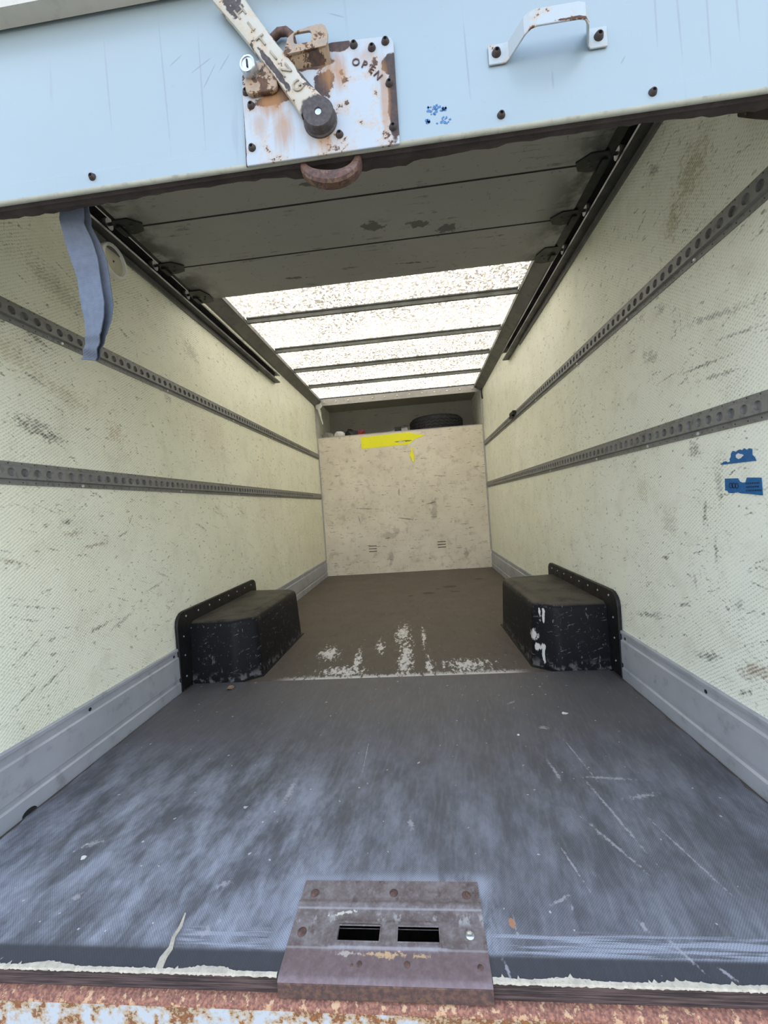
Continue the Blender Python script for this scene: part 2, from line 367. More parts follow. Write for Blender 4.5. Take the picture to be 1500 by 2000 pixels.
M_BOW = m_plain('roof bow steel', (.20, .21, .20), .45, .2, .3, 10, (.06, .06, .05), .3)
M_BEAM = m_plain('white header paint', (.50, .485, .47), .5, 0, .2, 10, (.18, .15, .13), .5)
M_RIVET = m_plain('bright rivet', (.70, .69, .67), .35, .6, .2, 40)
M_BOLT = m_plain('rusty dark bolt', (.065, .050, .045), .6, .2, .4, 200, (.20, .10, .06), .5)
M_DARK = m_plain('dark void paint', (.012, .012, .012), .8)
M_TYRE = m_plain('tyre rubber', (.020, .020, .021), .7, 0, .3, 20, (.05, .045, .04), .3)
M_RUST = None

def m_luton():
    g = G('over cab panel')
    n = g.noise(2.5, detail=5); s = g.step(g.noise(7, (1, 1, 8), detail=4), .63, .70)
    c = g.mix(n, (.50, .47, .40), (.33, .31, .26)); c = g.mix(g.mul(s, .7), c, (.08, .075, .06))
    return g.bsdf(c, .6)
M_LUTON = m_luton()

def m_roof():
    g = G('translucent roof sheet')
    s1 = g.step(g.noise(64, (1, .8, 1), detail=3, rough=.7), .455, .53); s2 = g.step(g.noise(26, detail=4, rough=.7), .46, .66)
    big = g.noise(1.5, detail=3)
    dens = g.step(big, .3, .6, .80, 1.0)
    c = g.mix(g.mul(g.mul(s1, dens), .97), (.62, .585, .505), (.075, .064, .048)); c = g.mix(g.mul(g.mul(s2, dens), .45), c, (.40, .33, .25))
    t = g.n('ShaderNodeBsdfTranslucent'); d = g.n('ShaderNodeBsdfDiffuse'); x = g.n('ShaderNodeMixShader')
    g.put(t.inputs[0], c); g.put(d.inputs[0], g.mix(.5, c, (.7, .68, .6))); x.inputs[0].default_value = .35
    g.l(t.outputs[0], x.inputs[1]); g.l(d.outputs[0], x.inputs[2]); g.l(x.outputs[0], g.out.inputs[0])
    return g.m
M_ROOF = m_roof()

def m_door():
    g = G('white door paint')
    n = g.noise(3.0, detail=4); drip = g.step(g.noise(11, (3.2, 1, .16), detail=2, rough=.5), .69, .73)
    drip = g.mul(drip, g.step(g.noise(5, (1, 1, 1)), .45, .6))
    scr = g.step(g.noise(9, (1.6, 1, 6), rot=(0, .6, 0), detail=4, rough=.6), .70, .75)
    sp = g.step(g.noise(90, detail=1), .72, .76)
    c = g.mix(n, (.345, .425, .455), (.30, .37, .395)); c = g.mix(g.mul(drip, .5), c, (.26, .29, .33))
    c = g.mix(g.mul(scr, .35), c, (.25, .27, .30)); c = g.mix(g.mul(sp, .3), c, (.35, .35, .35))
    bn = g.noise(60, detail=2)
    for px, z, h in ((-.345, 1.62, .10), (-.235, 1.60, .14), (-.165, 1.58, .13), (.31, 1.56, .09), (.62, 1.60, .10), (.70, 1.56, .10), (.745, 1.58, .08), (.45, 1.50, .02), (.655, 1.58, .10)):
        c = g.mix(g.mul(g.mark((px, .05, z), (.0022, .1, h), (0, random.uniform(-.03, .03), 0), bn, .3, .5), .55), c, (.25, .28, .32))
    for a, b, w, r in ((-.16, 1.625, .03, -.5), (-.15, 1.60, .03, -1.0), (-.12, 1.62, .02, -.9), (.09, 1.67, .02, .4), (-.01, 1.62, .03, -.3), (.565, 1.515, .008, -1.0), (-.21, 1.64, .02, -.6)):
        c = g.mix(g.mul(g.mark((a, .05, b), (w, .1, .0016), (0, r, 0), bn, .5, .4), .6), c, (.22, .25, .28))
    return g.bsdf(c, .30, bump=g.noise(4, detail=2), bs=.25, bd=.01, spec=.5)
M_DOOR = m_door()

def m_inner():
    g = G('grubby door inner face')
    n = g.noise(3, detail=5); h = g.step(g.noise(5, (1, 9, 1), detail=4, rough=.65), .58, .70)
    c = g.mix(n, (.36, .352, .330), (.27, .262, .240)); c = g.mix(g.mul(g.mul(h, g.step(g.noise(25), .4, .6)), .7), c, (.06, .055, .05))
    sp = g.step(g.noise(50, detail=2), .66, .74); c = g.mix(g.mul(sp, .5), c, (.12, .11, .10))
    edge = g.step(g.math('ABSOLUTE', g.x), .70, .88); c = g.mix(g.mul(g.mul(edge, g.step(g.noise(9, detail=4), .38, .6)), .85), c, (.025, .024, .022))
    bn = g.noise(45, detail=3)
    for cc, s in (((.25, 1.02, 1.95), (.05, .022)), ((.38, 1.07, 1.95), (.05, .03)), ((.06, 1.0, 1.95), (.05, .03)), ((-.35, 1.29, 1.95), (.05, .010)), ((.2, 1.28, 1.95), (.09, .006)), ((-.1, .75, 1.95), (.1, .01))):
        c = g.mix(g.mul(g.mark(cc, (s[0], s[1], .3), (0, 0, .1), bn, 1.3, .3), .7), c, (.03, .03, .03))
    return g.bsdf(c, .55, bump=n, bs=.05)
M_INNER = m_inner()

def rusty(name, paint, rust=(.155, .062, .030), dark=(.06, .035, .028), cover=.5, scale=14, marks=(), clear=(), edge=None):
    """chipped paint over rust: cover 0..1 is how much rust shows; marks are rusted places with their own shape."""
    g = G(name)
    n = g.noise(scale, detail=6, rough=.68); n2 = g.noise(scale * 3.3, detail=4, rough=.6)
    r = g.step(n, .62 - cover * .3, .66 - cover * .3)
    halo = g.mul(g.step(n, .50 - cover * .3, .66 - cover * .3), .25 if cover > .7 else 1.0)
    bn = g.noise(scale * 1.6, detail=5, rough=.65)
    for c, s, rot, f in marks:
        mk = g.mark(c, s, rot, bn, f, .16); r = g.mx(r, mk); halo = g.mx(halo, g.mark(c, tuple(q * 1.35 for q in s), rot, bn, f, .9))
    rc = g.mix(g.step(n2, .35, .7), dark, rust)
    c = g.mix(g.mul(halo, .55), paint, (.55, .33, .14)); c = g.mix(r, c, rc)
    return g.bsdf(c, g.mix(r, (.4, .4, .4), (.8, .8, .8)), bump=g.add(g.mul(r, -.5), g.mul(n2, .5)), bs=.35, bd=.0012)
M_RUST = rusty('brown rust', (.12, .065, .048), (.165, .085, .060), (.075, .045, .038), .75, 30)
def m_sill():
    g = G('rusted white sill')
    n = g.noise(30, detail=6, rough=.68); n2 = g.noise(110, detail=4, rough=.65); b = g.noise(4, (1, 0, 0), detail=2)
    lv = g.add(n, g.add(g.step(g.x, -.25, .45, .0, .13), g.add(g.mul(g.add(b, -.5), .18), g.step(g.z, -.060, -.044, 0, .05))))
    r = g.step(lv, .545, .570); h = g.step(lv, .44, .57)
    c = g.mix(g.mul(h, .85), (.52, .55, .56), (.48, .29, .11)); c = g.mix(g.mul(r, g.step(n2, .38, .52)), c, g.mix(g.step(n2, .4, .65), (.10, .040, .022), (.34, .135, .050)))
    return g.bsdf(c, .6, bump=g.add(g.mul(r, -.5), n2), bs=.4, bd=.0012)
M_SILL = m_sill()
M_LIP = rusty('rust lip', (.55, .33, .18), (.42, .185, .115), (.17, .072, .052), .72, 60)
Y0 = .045
M_LOCK = rusty('rust stained lock paint', (.43, .475, .505), (.10, .052, .036), (.050, .040, .040), .06, 34, marks=[
    ((.182, Y0, 1.50), (.012, .1, .075), (0, .05, 0), .35), ((.180, Y0, 1.565), (.016, .1, .02), (0, 0, 0), .5), ((.092, Y0, 1.610), (.024, .1, .012), (0, 0, 0), .4),
    ((.058, Y0, 1.548), (.018, .1, .028), (0, .3, 0), 1.0), ((-.02, Y0, 1.555), (.045, .1, .030), (0, 0, 0), .7), ((.04, Y0, 1.585), (.045, .1, .010), (0, .0, 0), .6),
    ((-.035, Y0, 1.535), (.040, .1, .012), (0, 0, 0), .9), ((-.091, Y0, 1.50), (.004, .1, .11), (0, 0, 0), .4)])
def lock_streaks():
    g_t = M_LOCK.node_tree
    p = next(n for n in g_t.nodes if n.type == 'BSDF_PRINCIPLED'); src = p.inputs['Base Color'].links[0].from_socket
    g = G.__new__(G); g.m = M_LOCK; g.t = g_t; geo = g.n('ShaderNodeNewGeometry'); g.P = geo.outputs['Position']; g.N = geo.outputs['Normal']
    sep = g.n('ShaderNodeSeparateXYZ'); g.l(g.P, sep.inputs[0]); g.x, g.y, g.z = sep.outputs
    s = g.noise(20, (3.0, 1, .35), detail=4, rough=.6)
    f = 0
    for c, sz, a in (((-.015, Y0, 1.485), (.030, .1, .06), .85), ((-.035, Y0, 1.53), (.05, .1, .04), 1), ((.08, Y0, 1.57), (.035, .1, .045), .9), ((.052, Y0, 1.452), (.035, .1, .028), .8), ((.165, Y0, 1.52), (.014, .1, .08), .8), ((.135, Y0, 1.585), (.03, .1, .02), .5), ((-.06, Y0, 1.50), (.02, .1, .03), .6)):
        f2 = g.mul(g.mark(c, sz, (0, 0, 0), s, 1.0, .9), a); f = f2 if f == 0 else g.mx(f, f2)
    g.l(g.mix(g.mul(f, .8), src, (.38, .19, .07)), p.inputs['Base Color'])
lock_streaks()
M_LEVER = rusty('chipped cream lever paint', (.50, .47, .385), (.10, .085, .080), (.060, .050, .050), .10, 40, marks=[
    ((.050, 0, 1.484), (.036, .3, .037), (0, 0, 0), .25), ((-.088, 0, 1.692), (.016, .3, .03), (0, -.56, 0), .9), ((-.022, 0, 1.572), (.005, .3, .06), (0, -.56, 0), .8), ((.028, 0, 1.555), (.005, .3, .03), (0, -.56, 0), .9), ((-.02, 0, 1.635), (.006, .3, .05), (0, -.56, 0), .9)])
M_LETTER = m_plain('worn raised letters', (.42, .36, .26), .6, 0, .4, 60, (.12, .08, .05), .5)
M_BRACK = rusty('rusty bracket paint', (.30, .245, .19), (.14, .070, .035), (.055, .036, .03), .42, 30)
def m_keep():
    g = G('worn rusty keeper plate')
    n = g.noise(24, detail=6, rough=.7); n2 = g.noise(95, detail=4, rough=.7); n3 = g.noise(50, (1, .5, 1), detail=4, rough=.7, loc=(2, 2, 0))
    c = g.mix(g.step(n, .3, .7), (.155, .118, .112), (.27, .23, .225)); c = g.mix(g.mul(g.step(n2, .45, .7), .5), c, (.33, .30, .30))
    c = g.mix(g.mul(g.step(n3, .56, .68), .55), c, (.085, .045, .036))
    fr = g.step(g.add(g.y, g.mul(g.add(n, -.5), .02)), .046, .034); c = g.mix(g.mul(fr, .75), c, g.mix(n2, (.145, .088, .085), (.25, .175, .18)))
    wear = g.mx(g.mul(g.step(g.math('ABSOLUTE', g.add(g.y, -.095)), .018, .004), g.step(n3, .52, .62)), g.mul(g.step(g.math('ABSOLUTE', g.add(g.y, -.113)), .003, .0005), .6), g.mul(g.step(g.math('ABSOLUTE', g.add(g.y, -.041)), .003, .0005), .5))
    c = g.mix(g.mul(wear, .75), c, (.52, .50, .50))
    for cc, s, col in (((.058, .032, 0), (.032, .006, .1), (.62, .42, .24)), ((.123, .031, 0), (.014, .004, .1), (.55, .38, .22)), ((-.01, .033, 0), (.02, .004, .1), (.5, .42, .38)), ((-.03, .104, 0), (.022, .004, .1), (.72, .68, .60))):
        c = g.mix(g.mark(cc, s, (0, 0, .2 if s[0] == .022 else 0), n2, 2.2, .5), c, col)
    return g.bsdf(c, .6, .25, bump=n2, bs=.35, bd=.0012)
M_KEEP = m_keep()
M_SLOTBLOCK = m_plain('dark slot light blocker', (.06, .05, .03), .8, 0, .5, 40, (.02, .015, .01), .6)  # for the box added beneath the keeper slots to keep them dark
M_SEAL = m_plain('brown perished seal', (.055, .040, .036), .75, 0, .4, 18, (.03, .02, .02), .5)
M_LIPW = m_plain('cream edge paint', (.50, .51, .42), .4, 0, .2, 20, (.22, .19, .13), .5)
M_WOOD = m_plain('raw splintered wood', (.62, .55, .43), .8, 0, .3, 60, (.22, .17, .11), .5, bs=.4)
def m_plyedge():
    g = G('weathered ply edge')
    n = g.noise(14, (.6, 3, 22), detail=4, rough=.7)
    c = g.mix(g.step(n, .35, .7), (.022, .014, .013), (.13, .085, .075)); return g.bsdf(c, .8, bump=n, bs=.5)
M_PLYEDGE = m_plyedge()
def m_archbox():
    g = G('black moulded plastic')
    n = g.noise(6, detail=4); up = g.step(g.up(), .55, .92)
    c = g.mix(n, (.005, .005, .007), (.010, .010, .012))
    dust = g.mul(up, g.step(g.noise(9, detail=5, rough=.65), .22, .60)); c = g.mix(g.mul(dust, .92), c, (.085, .073, .060))
    s1 = g.step(g.noise(13, (5, 5, 1), detail=4, rough=.65), .635, .675); s2 = g.step(g.noise(13, (1, 1, 8), rot=(0, .3, 0), detail=4, rough=.65, loc=(2, 5, 1)), .62, .66)
    sp = g.step(g.noise(120, (1, 1, .6), detail=3), .64, .70)
    sc = g.mul(g.mul(g.mx(s1, s2, sp), g.step(g.noise(45, detail=3, loc=(4, 4, 4)), .42, .58)), g.step(up, .9, .3)); c = g.mix(g.mul(sc, .5), c, (.30, .30, .31))
    low = g.mul(g.step(g.z, .06, .01), g.step(g.noise(30, detail=3), .48, .62)); c = g.mix(g.mul(low, .45), c, (.25, .24, .23))
    # pale paint scrapes on the right-hand box's front corner
    bn = g.noise(38, (1, 1, .5), detail=3)
    for cc, s in (((.700, 1.23, .25), (.007, .06, .045)), ((.715, 1.22, .225), (.006, .06, .05)), ((.705, 1.23, .06), (.006, .06, .05)), ((.67, 1.26, .15), (.022, .05, .035)), ((.69, 1.24, .10), (.02, .05, .02))):
        c = g.mix(g.mark(cc, s, (0, 0, 0), bn, 1.5, .25), c, (.62, .60, .56))
    lump = g.voro(55, (1, 1, 1))
    return g.bsdf(c, .46, spec=.2, bump=g.add(g.mul(lump, up), g.mul(n, .6)), bs=.35, bd=.003)
M_ARCH = m_archbox()
M_FLANGE = m_plain('black flange plastic', (.006, .006, .007), .5, 0, .3, 25, (.10, .10, .10), .25)
def m_strap():
    g = G('blue grey webbing')
    w = g.math('SINE', g.mul(g.z, 2 * PI / .003)); n = g.noise(90, detail=3); n1 = g.noise(14, detail=3)
    c = g.mix(n, (.12, .14, .18), (.19, .22, .28)); c = g.mix(g.mul(g.step(n1, .4, .8), .3), c, (.10, .11, .14))
    return g.bsdf(c, .85, bump=g.add(w, n), bs=.2, bd=.0006, spec=.2)
M_STRAP = m_strap()
def m_yellow():
    g = G('yellow tape'); n = g.noise(30, detail=3); n2 = g.noise(60, (.4, 1, 2), detail=3)
    c = g.mix(g.mul(g.step(n2, .58, .72), .35), (.96, .93, .015), (.62, .58, .03))
    c = g.mix(g.mul(g.mark((.04, 4.16, 1.566), (.13, .2, .010), (0, 0, 0), n, .4, .3), .85), c, (.12, .11, .03))
    c = g.mix(g.mul(g.mark((.02, 4.16, 1.560), (.05, .2, .016), (0, 0, 0), n, .7, .3), .9), c, (.72, .68, .5))
    return g.bsdf(c, .5)
M_YELLOW = m_yellow()
M_BLUE = m_plain('blue sticker vinyl', (.010, .135, .36), .5, 0, .2, 60, (.01, .05, .16), .35)
M_BLUE2 = m_plain('faded blue print', (.05, .18, .42), .5, 0, .3, 150, (.5, .55, .6), .5)
M_INK = m_plain('dark blue print', (.008, .03, .085), .5)
M_WHITE = m_plain('white scrap', (.80, .80, .76), .6, 0, .15, 20, (.4, .38, .33), .3)
M_CREAM2 = m_plain('cream plastic rim', (.86, .85, .78), .4, 0, .1, 10, (.3, .28, .2), .2)
M_CREAM = m_plain('cream plastic disc', (.58, .55, .42), .45, 0, .12, 10, (.3, .28, .2), .3)
M_LEAF = m_plain('dry brown leaf', (.28, .19, .12), .8, 0, .4, 60, (.1, .06, .04), .4)
M_RED = m_plain('red webbing', (.25, .03, .03), .7)
M_GREY = m_plain('grey scrap', (.30, .29, .27), .7, 0, .3, 20)
M_CHROME = m_plain('worn chrome', (.60, .62, .65), .28, .8, .2, 60, (.2, .18, .16), .3)
M_GRND = m_plain('asphalt', (.10, .098, .092), .9, 0, .3, 8, (.08, .08, .08), .4)
M_HEAD = m_plain('beige header paint', (.60, .56, .47), .5, 0, .15, 8, (.25, .22, .17), .3)
M_OUT = m_plain('white outer skin', (.75, .76, .74), .5)

# ------------------------------------------------------------------ the box: ground, walls, roof, floor
L = 4.184
def struct(name, bm, mat, label, cat, **kw):
    return tag(obj(name, bm, mat, **kw), label, cat, kind='structure')
bm = B(); box(bm, -30, 30, -30, 30, -.95, -.90)
struct('ground', bm, M_GRND, 'grey ground below the truck, glimpsed through the keeper plate slots', 'ground')
bm = B(); box(bm, -1.03, -1.0, 0.0, 5.05, -.03, 2.19)
struct('wall_left', bm, wallL, 'left wall of pale scuffed woven fibreglass panel', 'wall')
bm = B(); box(bm, 1.0, 1.03, 0.0, 5.05, -.03, 2.19)
struct('wall_right', bm, wallR, 'right wall of pale scuffed woven fibreglass panel with blue sticker remnants', 'wall')
bm = B(); box(bm, -1.0, 1.0, 5.02, 5.05, 1.6, 2.19)
struct('wall_front', bm, M_LUTON, 'dark back wall of the shelf space over the cab', 'wall')
bm = B()
for i in range(12):                                  # roof sheet, one skin of grp
    y0, y1 = .02 + i * (4.19 - .02) / 12, .02 + (i + 1) * (4.19 - .02) / 12
    bm.faces.new([bm.verts.new(p) for p in ((-1.0, y0, 2.165), (1.0, y0, 2.165), (1.0, y1, 2.165), (-1.0, y1, 2.165))])
struct('ceiling', bm, M_ROOF, 'white translucent roof sheet speckled with dirt, glowing with daylight', 'ceiling')
bm = B(); box(bm, -1.03, 1.03, 4.20, 5.05, 2.19, 2.22)
struct('trim_5', bm, M_LUTON, 'opaque roof panel over the cab shelf', 'roof')
for s, nm in ((-1, 'trim_1'), (1, 'trim_2')):
    bm = B()
    pr = [(1.0, 2.075), (.985, 2.078), (.922, 2.122), (.916, 2.122), (.916, 2.150), (.925, 2.155), (1.0, 2.155)]
    prism(bm, [(s * x, z) for x, z in pr], lambda u, v, k: (u, .05 + k * 4.13, v))
    struct(nm, bm, M_TRIM, 'sloping dark grey cant rail along the top of the %s wall' % ('left' if s < 0 else 'right'), 'trim')
bm = B(); box(bm, -1.03, 1.03, .014, .044, 1.745, 2.19); box(bm, -1.09, -1.0, -.02, .0, -.2, 2.19); box(bm, 1.0, 1.09, -.02, .0, -.2, 2.19); box(bm, -1.09, -1.03, .0, .044, -.2, 2.19); box(bm, 1.03, 1.09, .0, .044, -.2, 2.19)
struct('trim_3', bm, M_HEAD, 'beige rear frame with its header above the raised door', 'trim')
bm = B(); box(bm, -1.0, 1.0, 4.20, 5.02, 1.62, 1.655)
struct('trim_4', bm, M_LUTON, 'shelf floor over the cab behind the bulkhead', 'shelf')

# floors, with the keeper-plate slots cut through
SL = ((-.031, .048), (.081, .158)); SY = (.051, .077)
in_slot = lambda x, y: any(a < x < b for a, b in SL) and SY[0] < y < SY[1]
bm = B(); slab(bm, [-.999, -.060, .190, .999], [0.0, .035, .160, 1.0, 4.30], -.030, -.002, lambda x, y: -.06 < x < .19 and .035 < y < .16)
for f in bm.faces:
    if abs(f.calc_center_median().y) < 1e-4: f.material_index = 1
struct('floor', bm, [M_FLOOR, M_PLYEDGE], 'brown plywood load floor with scraped white paint', 'floor')

sheet = thing('floor_sheet', (0, .6, 0), 'dark grey mesh-textured floor sheet covering the open rear end of the floor', 'floor covering')
bm = B()
ys = sorted(set([0.0, .035, .160, 1.203] + [round(.03 * k, 3) for k in range(1, 41) if not .03 < .03 * k + .001 < .17 and abs(.03 * k - 1.2) > .02]))
T, Bt = slab(bm, [-.982, -.060, .190, .982], ys, -.0018, .003, lambda x, y: -.06 < x < .19 and .035 < y < .16)
for j in range(len(ys)):
    for i, sg in ((0, -1), (3, 1)):
        dx = random.uniform(-.010, .003)
        for q in (T, Bt): q[i][j].co.x = sg * (.980 + dx)
obj('sheet', bm, M_SHEET, sheet)
random.seed(11)
for x0, x1 in ((-.97, -.124), (.243, .97)):
    bm = B(); x = x0; top = []
    while x < x1:
        top.append((x, .0032 + abs(random.gauss(0, .0011)) + (.005 if random.random() < .05 else 0) + .006 * max(0, math.sin(x * 9.0 + .6) * math.sin(x * 31)) - .0012)); x += random.uniform(.0018, .006)
    pts = [(x0, -.002)] + [(x1, -.002)] + [(a, b) for a, b in reversed(top)]
    va = [bm.verts.new((a, b, .0038 + .0005 * random.random())) for a, b in top]
    vb = [bm.verts.new((a, -.0018 - random.random() * .0012, .0004 - random.random() * .0022)) for a, b in top]
    vm = [bm.verts.new((a, -.0015, .0030)) for a, b in top]
    for i in range(len(top) - 1):
        bm.faces.new((va[i], va[i + 1], vm[i + 1], vm[i])); bm.faces.new((vm[i], vm[i + 1], vb[i + 1], vb[i]))
    tag(obj('splintered_edge', bm, M_WOOD, sheet, fix=False), 'pale splintered wood edge')
bm = B()
pts = [(-.352, .002), (-.338, .002), (-.341, .020), (-.339, .034), (-.347, .055), (-.345, .075), (-.353, .100), (-.356, .102), (-.352, .075), (-.354, .055), (-.349, .038), (-.355, .020)]
prism(bm, pts, lambda u, v, k: (u, v, .0025 + .0014 * k)); tag(obj('split', bm, M_WOOD, sheet), 'long pale split in the sheet')

# kick plates: extruded aluminium along both walls, broken where the wheel boxes stand
def kick(s, nm):
    bm = B()
    pr = [(0, .206), (.009, .206), (.011, .203), (.011, .193), (.006, .190), (.006, .168), (.012, .163), (.012, .068), (.007, .064), (.007, .050), (.013, .045), (.013, -.001), (0, -.001)]
    for y0, y1 in ((.004, 1.117), (2.037, 4.182)):
        prism(bm, [(s * (1 - d), z) for d, z in pr], lambda u, v, k: (u, y0 + k * (y1 - y0), v))
    o = struct(nm, bm, M_ALU, 'grey aluminium kick plate along the foot of the %s wall' % ('left' if s < 0 else 'right'), 'kick plate')
    for y, z in ((.613, .178), (1.09, .178), (2.30, .178), (3.4, .178)):
        h = B(); lathe(h, [(.0062, 0), (.0062, .0012)], (s * .9945, y, z), (-s, 0, 0), 16); obj('bolt_hole', h, M_DARK, o)
    if s < 0:
        h = B(); prism(h, [(.375 + .022 * math.cos(a * PI / 8) , .014 * math.sin(a * PI / 8) + .001) for a in range(9)], lambda u, v, k: (-.987 + k * .0012, u, v)); obj('notch', h, M_DARK, o)
kick(-1, 'baseboard_left'); kick(1, 'baseboard_right')

# bulkhead board
bk = thing('bulkhead_board', (0, L, 0), 'beige painted bulkhead board closing off the front of the load space', 'bulkhead')
bm = B(); box(bm, -.997, .997, L, L + .018, .0, 1.684); obj('board', bm, M_BULK, bk)
bm = B(); box(bm, -.997, .997, L - .003, L + .021, 1.684, 1.692); obj('top_edge', bm, M_BEAM, bk)
for vx, vz in ((-.413, .302), (.417, .303)):
    bm = B()
    for k in (-1, 0, 1): box(bm, vx - .048, vx + .048, L - .0015, L, vz + k * .033 - .004, vz + k * .033 + .004)
    tag(obj('vent', bm, M_DARK, bk), 'three dark vent slits')
bm = B(); box(bm, .982, .998, L - .012, L - .001, 0.21, 2.07); obj('corner_strip', bm, M_BEAM, bk)
bm = B(); box(bm, -.998, -.985, L - .012, L - .001, 0.21, 2.07); obj('corner_strip', bm, M_BEAM, bk)

hb = thing('header_beam', (0, L, 2.07), 'whitish riveted crossbeam above the opening over the bulkhead', 'beam', kind='thing')
bm = B(); box(bm, -.93, .985, L - .012, L + .012, 2.072, 2.150); obj('beam', bm, M_BEAM, hb)
for k in range(13):
    x = -.88 + k * .148
    bm = B(); lathe(bm, [(.011, 0), (.011, .003), (.006, .006)], (x, L - .012, 2.112), (0, -1, 0), 10); obj('rivet', bm, M_RIVET, hb)

for i, (y, w) in enumerate(((2.062, 'nearest the rolled-up door'), (2.612, 'second from the rolled-up door'), (3.112, 'third from the rolled-up door'), (3.635, 'nearest the bulkhead'))):
    bm = B(); pr = [(-.022, 2.163), (.022, 2.163), (.022, 2.156), (.010, 2.152), (.010, 2.130), (-.010, 2.130), (-.010, 2.152), (-.022, 2.156)]
    prism(bm, [(y + a, z) for a, z in pr], lambda u, v, k: (-.915 + k * 1.83, u, v))
    tag(obj('roof_bow', bm, M_BOW), 'grey steel roof bow under the glowing roof, ' + w, 'roof bow', 'roof bows across the translucent ceiling')

# ------------------------------------------------------------------ lashing rails
def lash(s, zc, label, bolts):
    t = thing('lashing_rail', (s * 1.0, 2.1, zc - .033), label, 'lashing rail', 'perforated lashing rails along the walls')
    bm = B(); X = lambda d: s * (1 - d)
    P = .0405; y0 = .06; n = int((3.78 - y0) / P); yN = y0 + n * P; R_ = .0122; zc0 = zc + .003
    for ca, cb in (((.0, -.033), (.0035, -.033)), ((.0035, -.033), (.0035, -.0185)), ((.0035, -.0185), (.0125, -.0155)), ((.0125, .0215), (.0035, .0245)), ((.0035, .0245), (.0035, .035)), ((.0035, .035), (0, .035))):
        a = [bm.verts.new((X(ca[0]), y, zc + ca[1])) for y in (y0, 4.165)]; b = [bm.verts.new((X(cb[0]), y, zc + cb[1])) for y in (y0, 4.165)]
        bm.faces.new((a[0], a[1], b[1], b[0]))
    zb, zt = zc - .0155, zc + .0215
    vq = [bm.verts.new(p) for p in ((X(.0125), yN, zb), (X(.0125), 4.165, zb), (X(.0125), 4.165, zt), (X(.0125), yN, zt))]; bm.faces.new(vq)
    vq = [bm.verts.new((X(d), 4.165, zc + z)) for d, z in ((0, -.033), (.0035, -.033), (.0035, -.0185), (.0125, -.0155), (.0125, .0215), (.0035, .0245), (.0035, .035), (0, .035))]; bm.faces.new(vq)
    S = 16
    for k in range(n):
        a, b = y0 + k * P, y0 + (k + 1) * P; cy = (a + b) / 2
        outer, ring, back = [], [], []
        for q in range(S):
            an = 2 * PI * (q + .5) / S; c, d = math.cos(an), math.sin(an)
            m = 1 / max(abs(c), abs(d))
            outer.append(bm.verts.new((X(.0125), cy + c * m * P / 2, (zb + zt) / 2 + d * m * (zt - zb) / 2)))
            ring.append(bm.verts.new((X(.0125), cy + c * R_, (zb + zt) / 2 + d * R_)))
            back.append(bm.verts.new((X(.0060), cy + c * R_ * .82, (zb + zt) / 2 + d * R_ * .82)))
        for q in range(S):
            e = (q + 1) % S
            bm.faces.new((outer[q], outer[e], ring[e], ring[q]))
            bm.faces.new((ring[q], ring[e], back[e], back[q])).material_index = 1
        bm.faces.new(back).material_index = 1
        for q, sg in ((0, 1), (4, 1), (8, -1), (12, -1)): pass
        # corner fillers between neighbouring cells
        for cz, sg in ((zb, -1), (zt, 1)):
            for cy2, sy in ((a, -1), (b, 1)):
                best = sorted((v for v in outer), key=lambda v: (v.co.y - cy2) ** 2 + (v.co.z - cz) ** 2)[:2]
                c4 = bm.verts.new((X(.0125), cy2, cz))
                try: bm.faces.new((c4, best[0], best[1]))
                except ValueError: pass
        for zz in (zc - .026, zc + .030):                       # little nail holes in the flanges
            vs = [bm.verts.new((X(.0040), cy + .0020 * math.cos(q * PI / 3), zz + .0020 * math.sin(q * PI / 3))) for q in range(6)]
            bm.faces.new(vs).material_index = 2
    obj('rail', bm, [M_RAIL, M_HOLE, M_DARK], t)
    for y in bolts:
        b_ = B(); lathe(b_, [(.006, 0), (.006, .003), (.003, .005)], (X(.0035), y, zc - .026), (-s, 0, 0), 10); obj('rail_screw', b_, M_RIVET, t)
lash(-1, 1.4585, 'upper perforated grey lashing rail on the left wall', (.62, 1.2, 1.9, 2.6))
lash(-1, .9735, 'lower perforated grey lashing rail on the left wall', (.66, 1.25, 1.9, 2.6))
lash(1, 1.4585, 'upper perforated grey lashing rail on the right wall', (.553, .92, 1.4, 2.1))
lash(1, .9735, 'lower perforated grey lashing rail on the right wall', (.582, .84, 1.25, 1.9))

